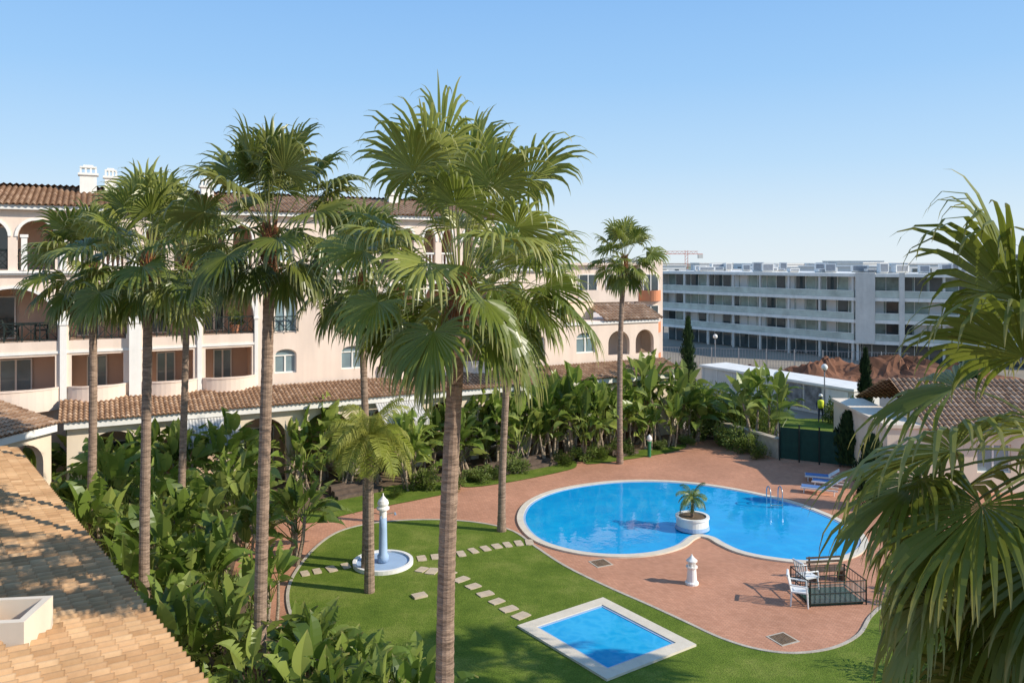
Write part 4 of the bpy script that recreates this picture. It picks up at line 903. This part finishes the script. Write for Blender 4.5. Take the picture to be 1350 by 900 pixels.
MB().box(-.2,Lx+.3,-.4,9,10.2,10.4).build('roof_slab',M['peach'],t)
for z in(1.6,4.4,7.2):
    MB().box(1,Lx-.4,-1.3,-.003,z-.2,z).build('balcony_slab',M['peach'],t); MB().box(1,Lx-.4,-1.3,-1.2,z+.002,z+.85).build('balcony_parapet',M['peach'],t)
    window(t,1.6,3.4,z+.05,z+2.2,z+2.2,-.08,'glass'); window(t,4.3,6.1,z+.05,z+2.2,z+2.2,-.08,'glass')
MB().box(Lx+.302,Lx+2.6,-.6,8,0,10.7).build('stair_tower',M['peach'],t)
for z in(1.6,4.4,7.2):
    mb=MB(); n=12; pts=[(Lx+.1+2.3*i/n,-.62-1.0*math.sin(PI*i/n)) for i in range(n+1)]
    for (p,q_) in zip(pts,pts[1:]): mb.add([(p[0],p[1],z-.2),(q_[0],q_[1],z-.2),(q_[0],q_[1],z+.75),(p[0],p[1],z+.75)])
    mb.add([(*p,z-.2) for p in pts]); mb.add([(*p,z+.02) for p in pts]); mb.build('curved_balcony',M['orange'],t); window(t,Lx+.5,Lx+2.1,z+.05,z+2.2,z+2.2,-.7,'glass')
def mound(px,py,rx,ry,h,label,seed):
    rn=random.Random(seed); b=g(px,py); n=40; J=12; mb=MB(); V_=[[None]*(n+1) for _ in range(J+1)]
    ph=[rn.uniform(0,6) for _ in range(6)]; nz=[[rn.uniform(.86,1.14) for _ in range(n)] for _ in range(J+1)]
    for j in range(J+1):
        for i in range(n+1):
            a=2*PI*(i%n)/n; f_=j/J; k2=1+.18*math.sin(3*a+ph[0])+.1*math.sin(7*a+ph[1]); z=h*(1-f_)**.7*(1+.4*math.sin(a*2+ph[2]+f_*5)*f_*(1-f_)*3)*nz[j][i%n] if j else h
            V_[j][i]=(b.x+rx*f_*k2*math.cos(a),b.y+ry*f_*k2*math.sin(a),z)
    for j in range(J):
        for i in range(n): mb.add([V_[j][i],V_[j+1][i],V_[j+1][i+1],V_[j][i+1]])
    tag(mb.build('soil_mound',M['dirt'],None,False),label,'soil heap')
mound(1088,508,5,3,2.2,'red brown soil heap left of the short cypress',1); mound(1190,510,6.5,3,2.4,'larger red brown soil heap right of the short cypress',2)
mound(985,500,3,2,1.2,'low soil heap behind the site cabins',3); mound(1275,512,5,3,1.9,'red brown soil heap nearest the right hand palm',4)
A=g(868,482); t=thing('site_fence',(A.x,A.y,0),R(-14),'row of grey mesh site fence panels before the white block','fence')
for i in range(9):
    x=i*2.6; MB().bar((x,0,0),(x,0,2.0),.05,n=5).build('post',M['galv'],t)
    mb=MB(); 
    for k2 in range(9): mb.bar((x+.1+.27*k2,0,.1),(x+.1+.27*k2,0,1.9),.02,n=3)
    mb.bar((x,0,1.9),(x+2.5,0,1.9),.03,n=4); mb.bar((x,0,.15),(x+2.5,0,.15),.03,n=4); mb.build('mesh_panel',M['galv'],t)
Yc=330; b=at(905,345,Yc); t=thing('tower_crane',(b.x,b.y,0),R(8),'distant red and white construction crane on the skyline','crane')
zz=H+3.2; mb=MB(); 
for s in(-.6,.6): mb.bar((s,0,0),(s,0,zz+1.5),.12,n=4)
for i in range(10): mb.bar((-.6,0,zz*i/10),(.6,0,zz*(i+1)/10),.08,n=4)
mb.build('mast',M['crane'],t)
mb=MB(); mb.bar((-12,0,zz),(7,0,zz),.18,n=4); mb.bar((-11,0,zz+1.1),(5,0,zz+1.1),.12,n=4)
for i in range(16): mb.bar((-11+i,0,zz+(i%2)*1.1),(-10+i,0,zz+((i+1)%2)*1.1),.08,n=4)
mb.build('jib',M['crane'],t); MB().box(5,7,-.5,.5,zz-1.8,zz-.2).build('counterweight',M['conc'],t)
rnd=random.Random(5)
for i in range(46):
    Yd=rnd.uniform(190,420); px=rnd.uniform(850,1420); x=Yd*(px-675)/F; w_=rnd.uniform(5,11); h_=H-rnd.uniform(.2,2.5)*Yd/200+rnd.uniform(-.5,.4)
    h_=max(4,min(h_,H+.4)); t=thing('distant_house',(x,Yd,0),rnd.uniform(-.4,.4),'tiny pale flat roofed house far away on the skyline','house','distant houses on the skyline')
    MB().box(-w_,w_,0,10,0,h_).build('wall',M['town'],t); MB().box(-w_-.2,w_+.2,-.2,10.2,h_,h_+.35).build('roof',M['white'],t)
    for k2 in range(4): MB().box(-w_+1+k2*w_*.48,-w_+2.2+k2*w_*.48,-.05,-.003,h_-2.4,h_-1).build('window',M['glass'],t)
mb=MB(); rnd=random.Random(6)
for i in range(900):
    Yd=rnd.uniform(160,600); x=Yd*rnd.uniform(-1.0,1.0); s=rnd.uniform(2,5); z=rnd.uniform(1,5)
    for k2 in range(5):
        c_=V((x+rnd.uniform(-s,s),Yd+rnd.uniform(-s,s),z+rnd.uniform(-1,1.5))); a=rnd.uniform(0,6.28); u=V((math.cos(a),math.sin(a),.3))*1.6; v_=V((0,0,1.6)); mb.add([c_-u-v_,c_+u-v_,c_+u+v_*.8,c_-u+v_])
tag(mb.build('distant_woodland',M['farleaf']),'far off mass of dull green trees towards the horizon','trees',kind='stuff')
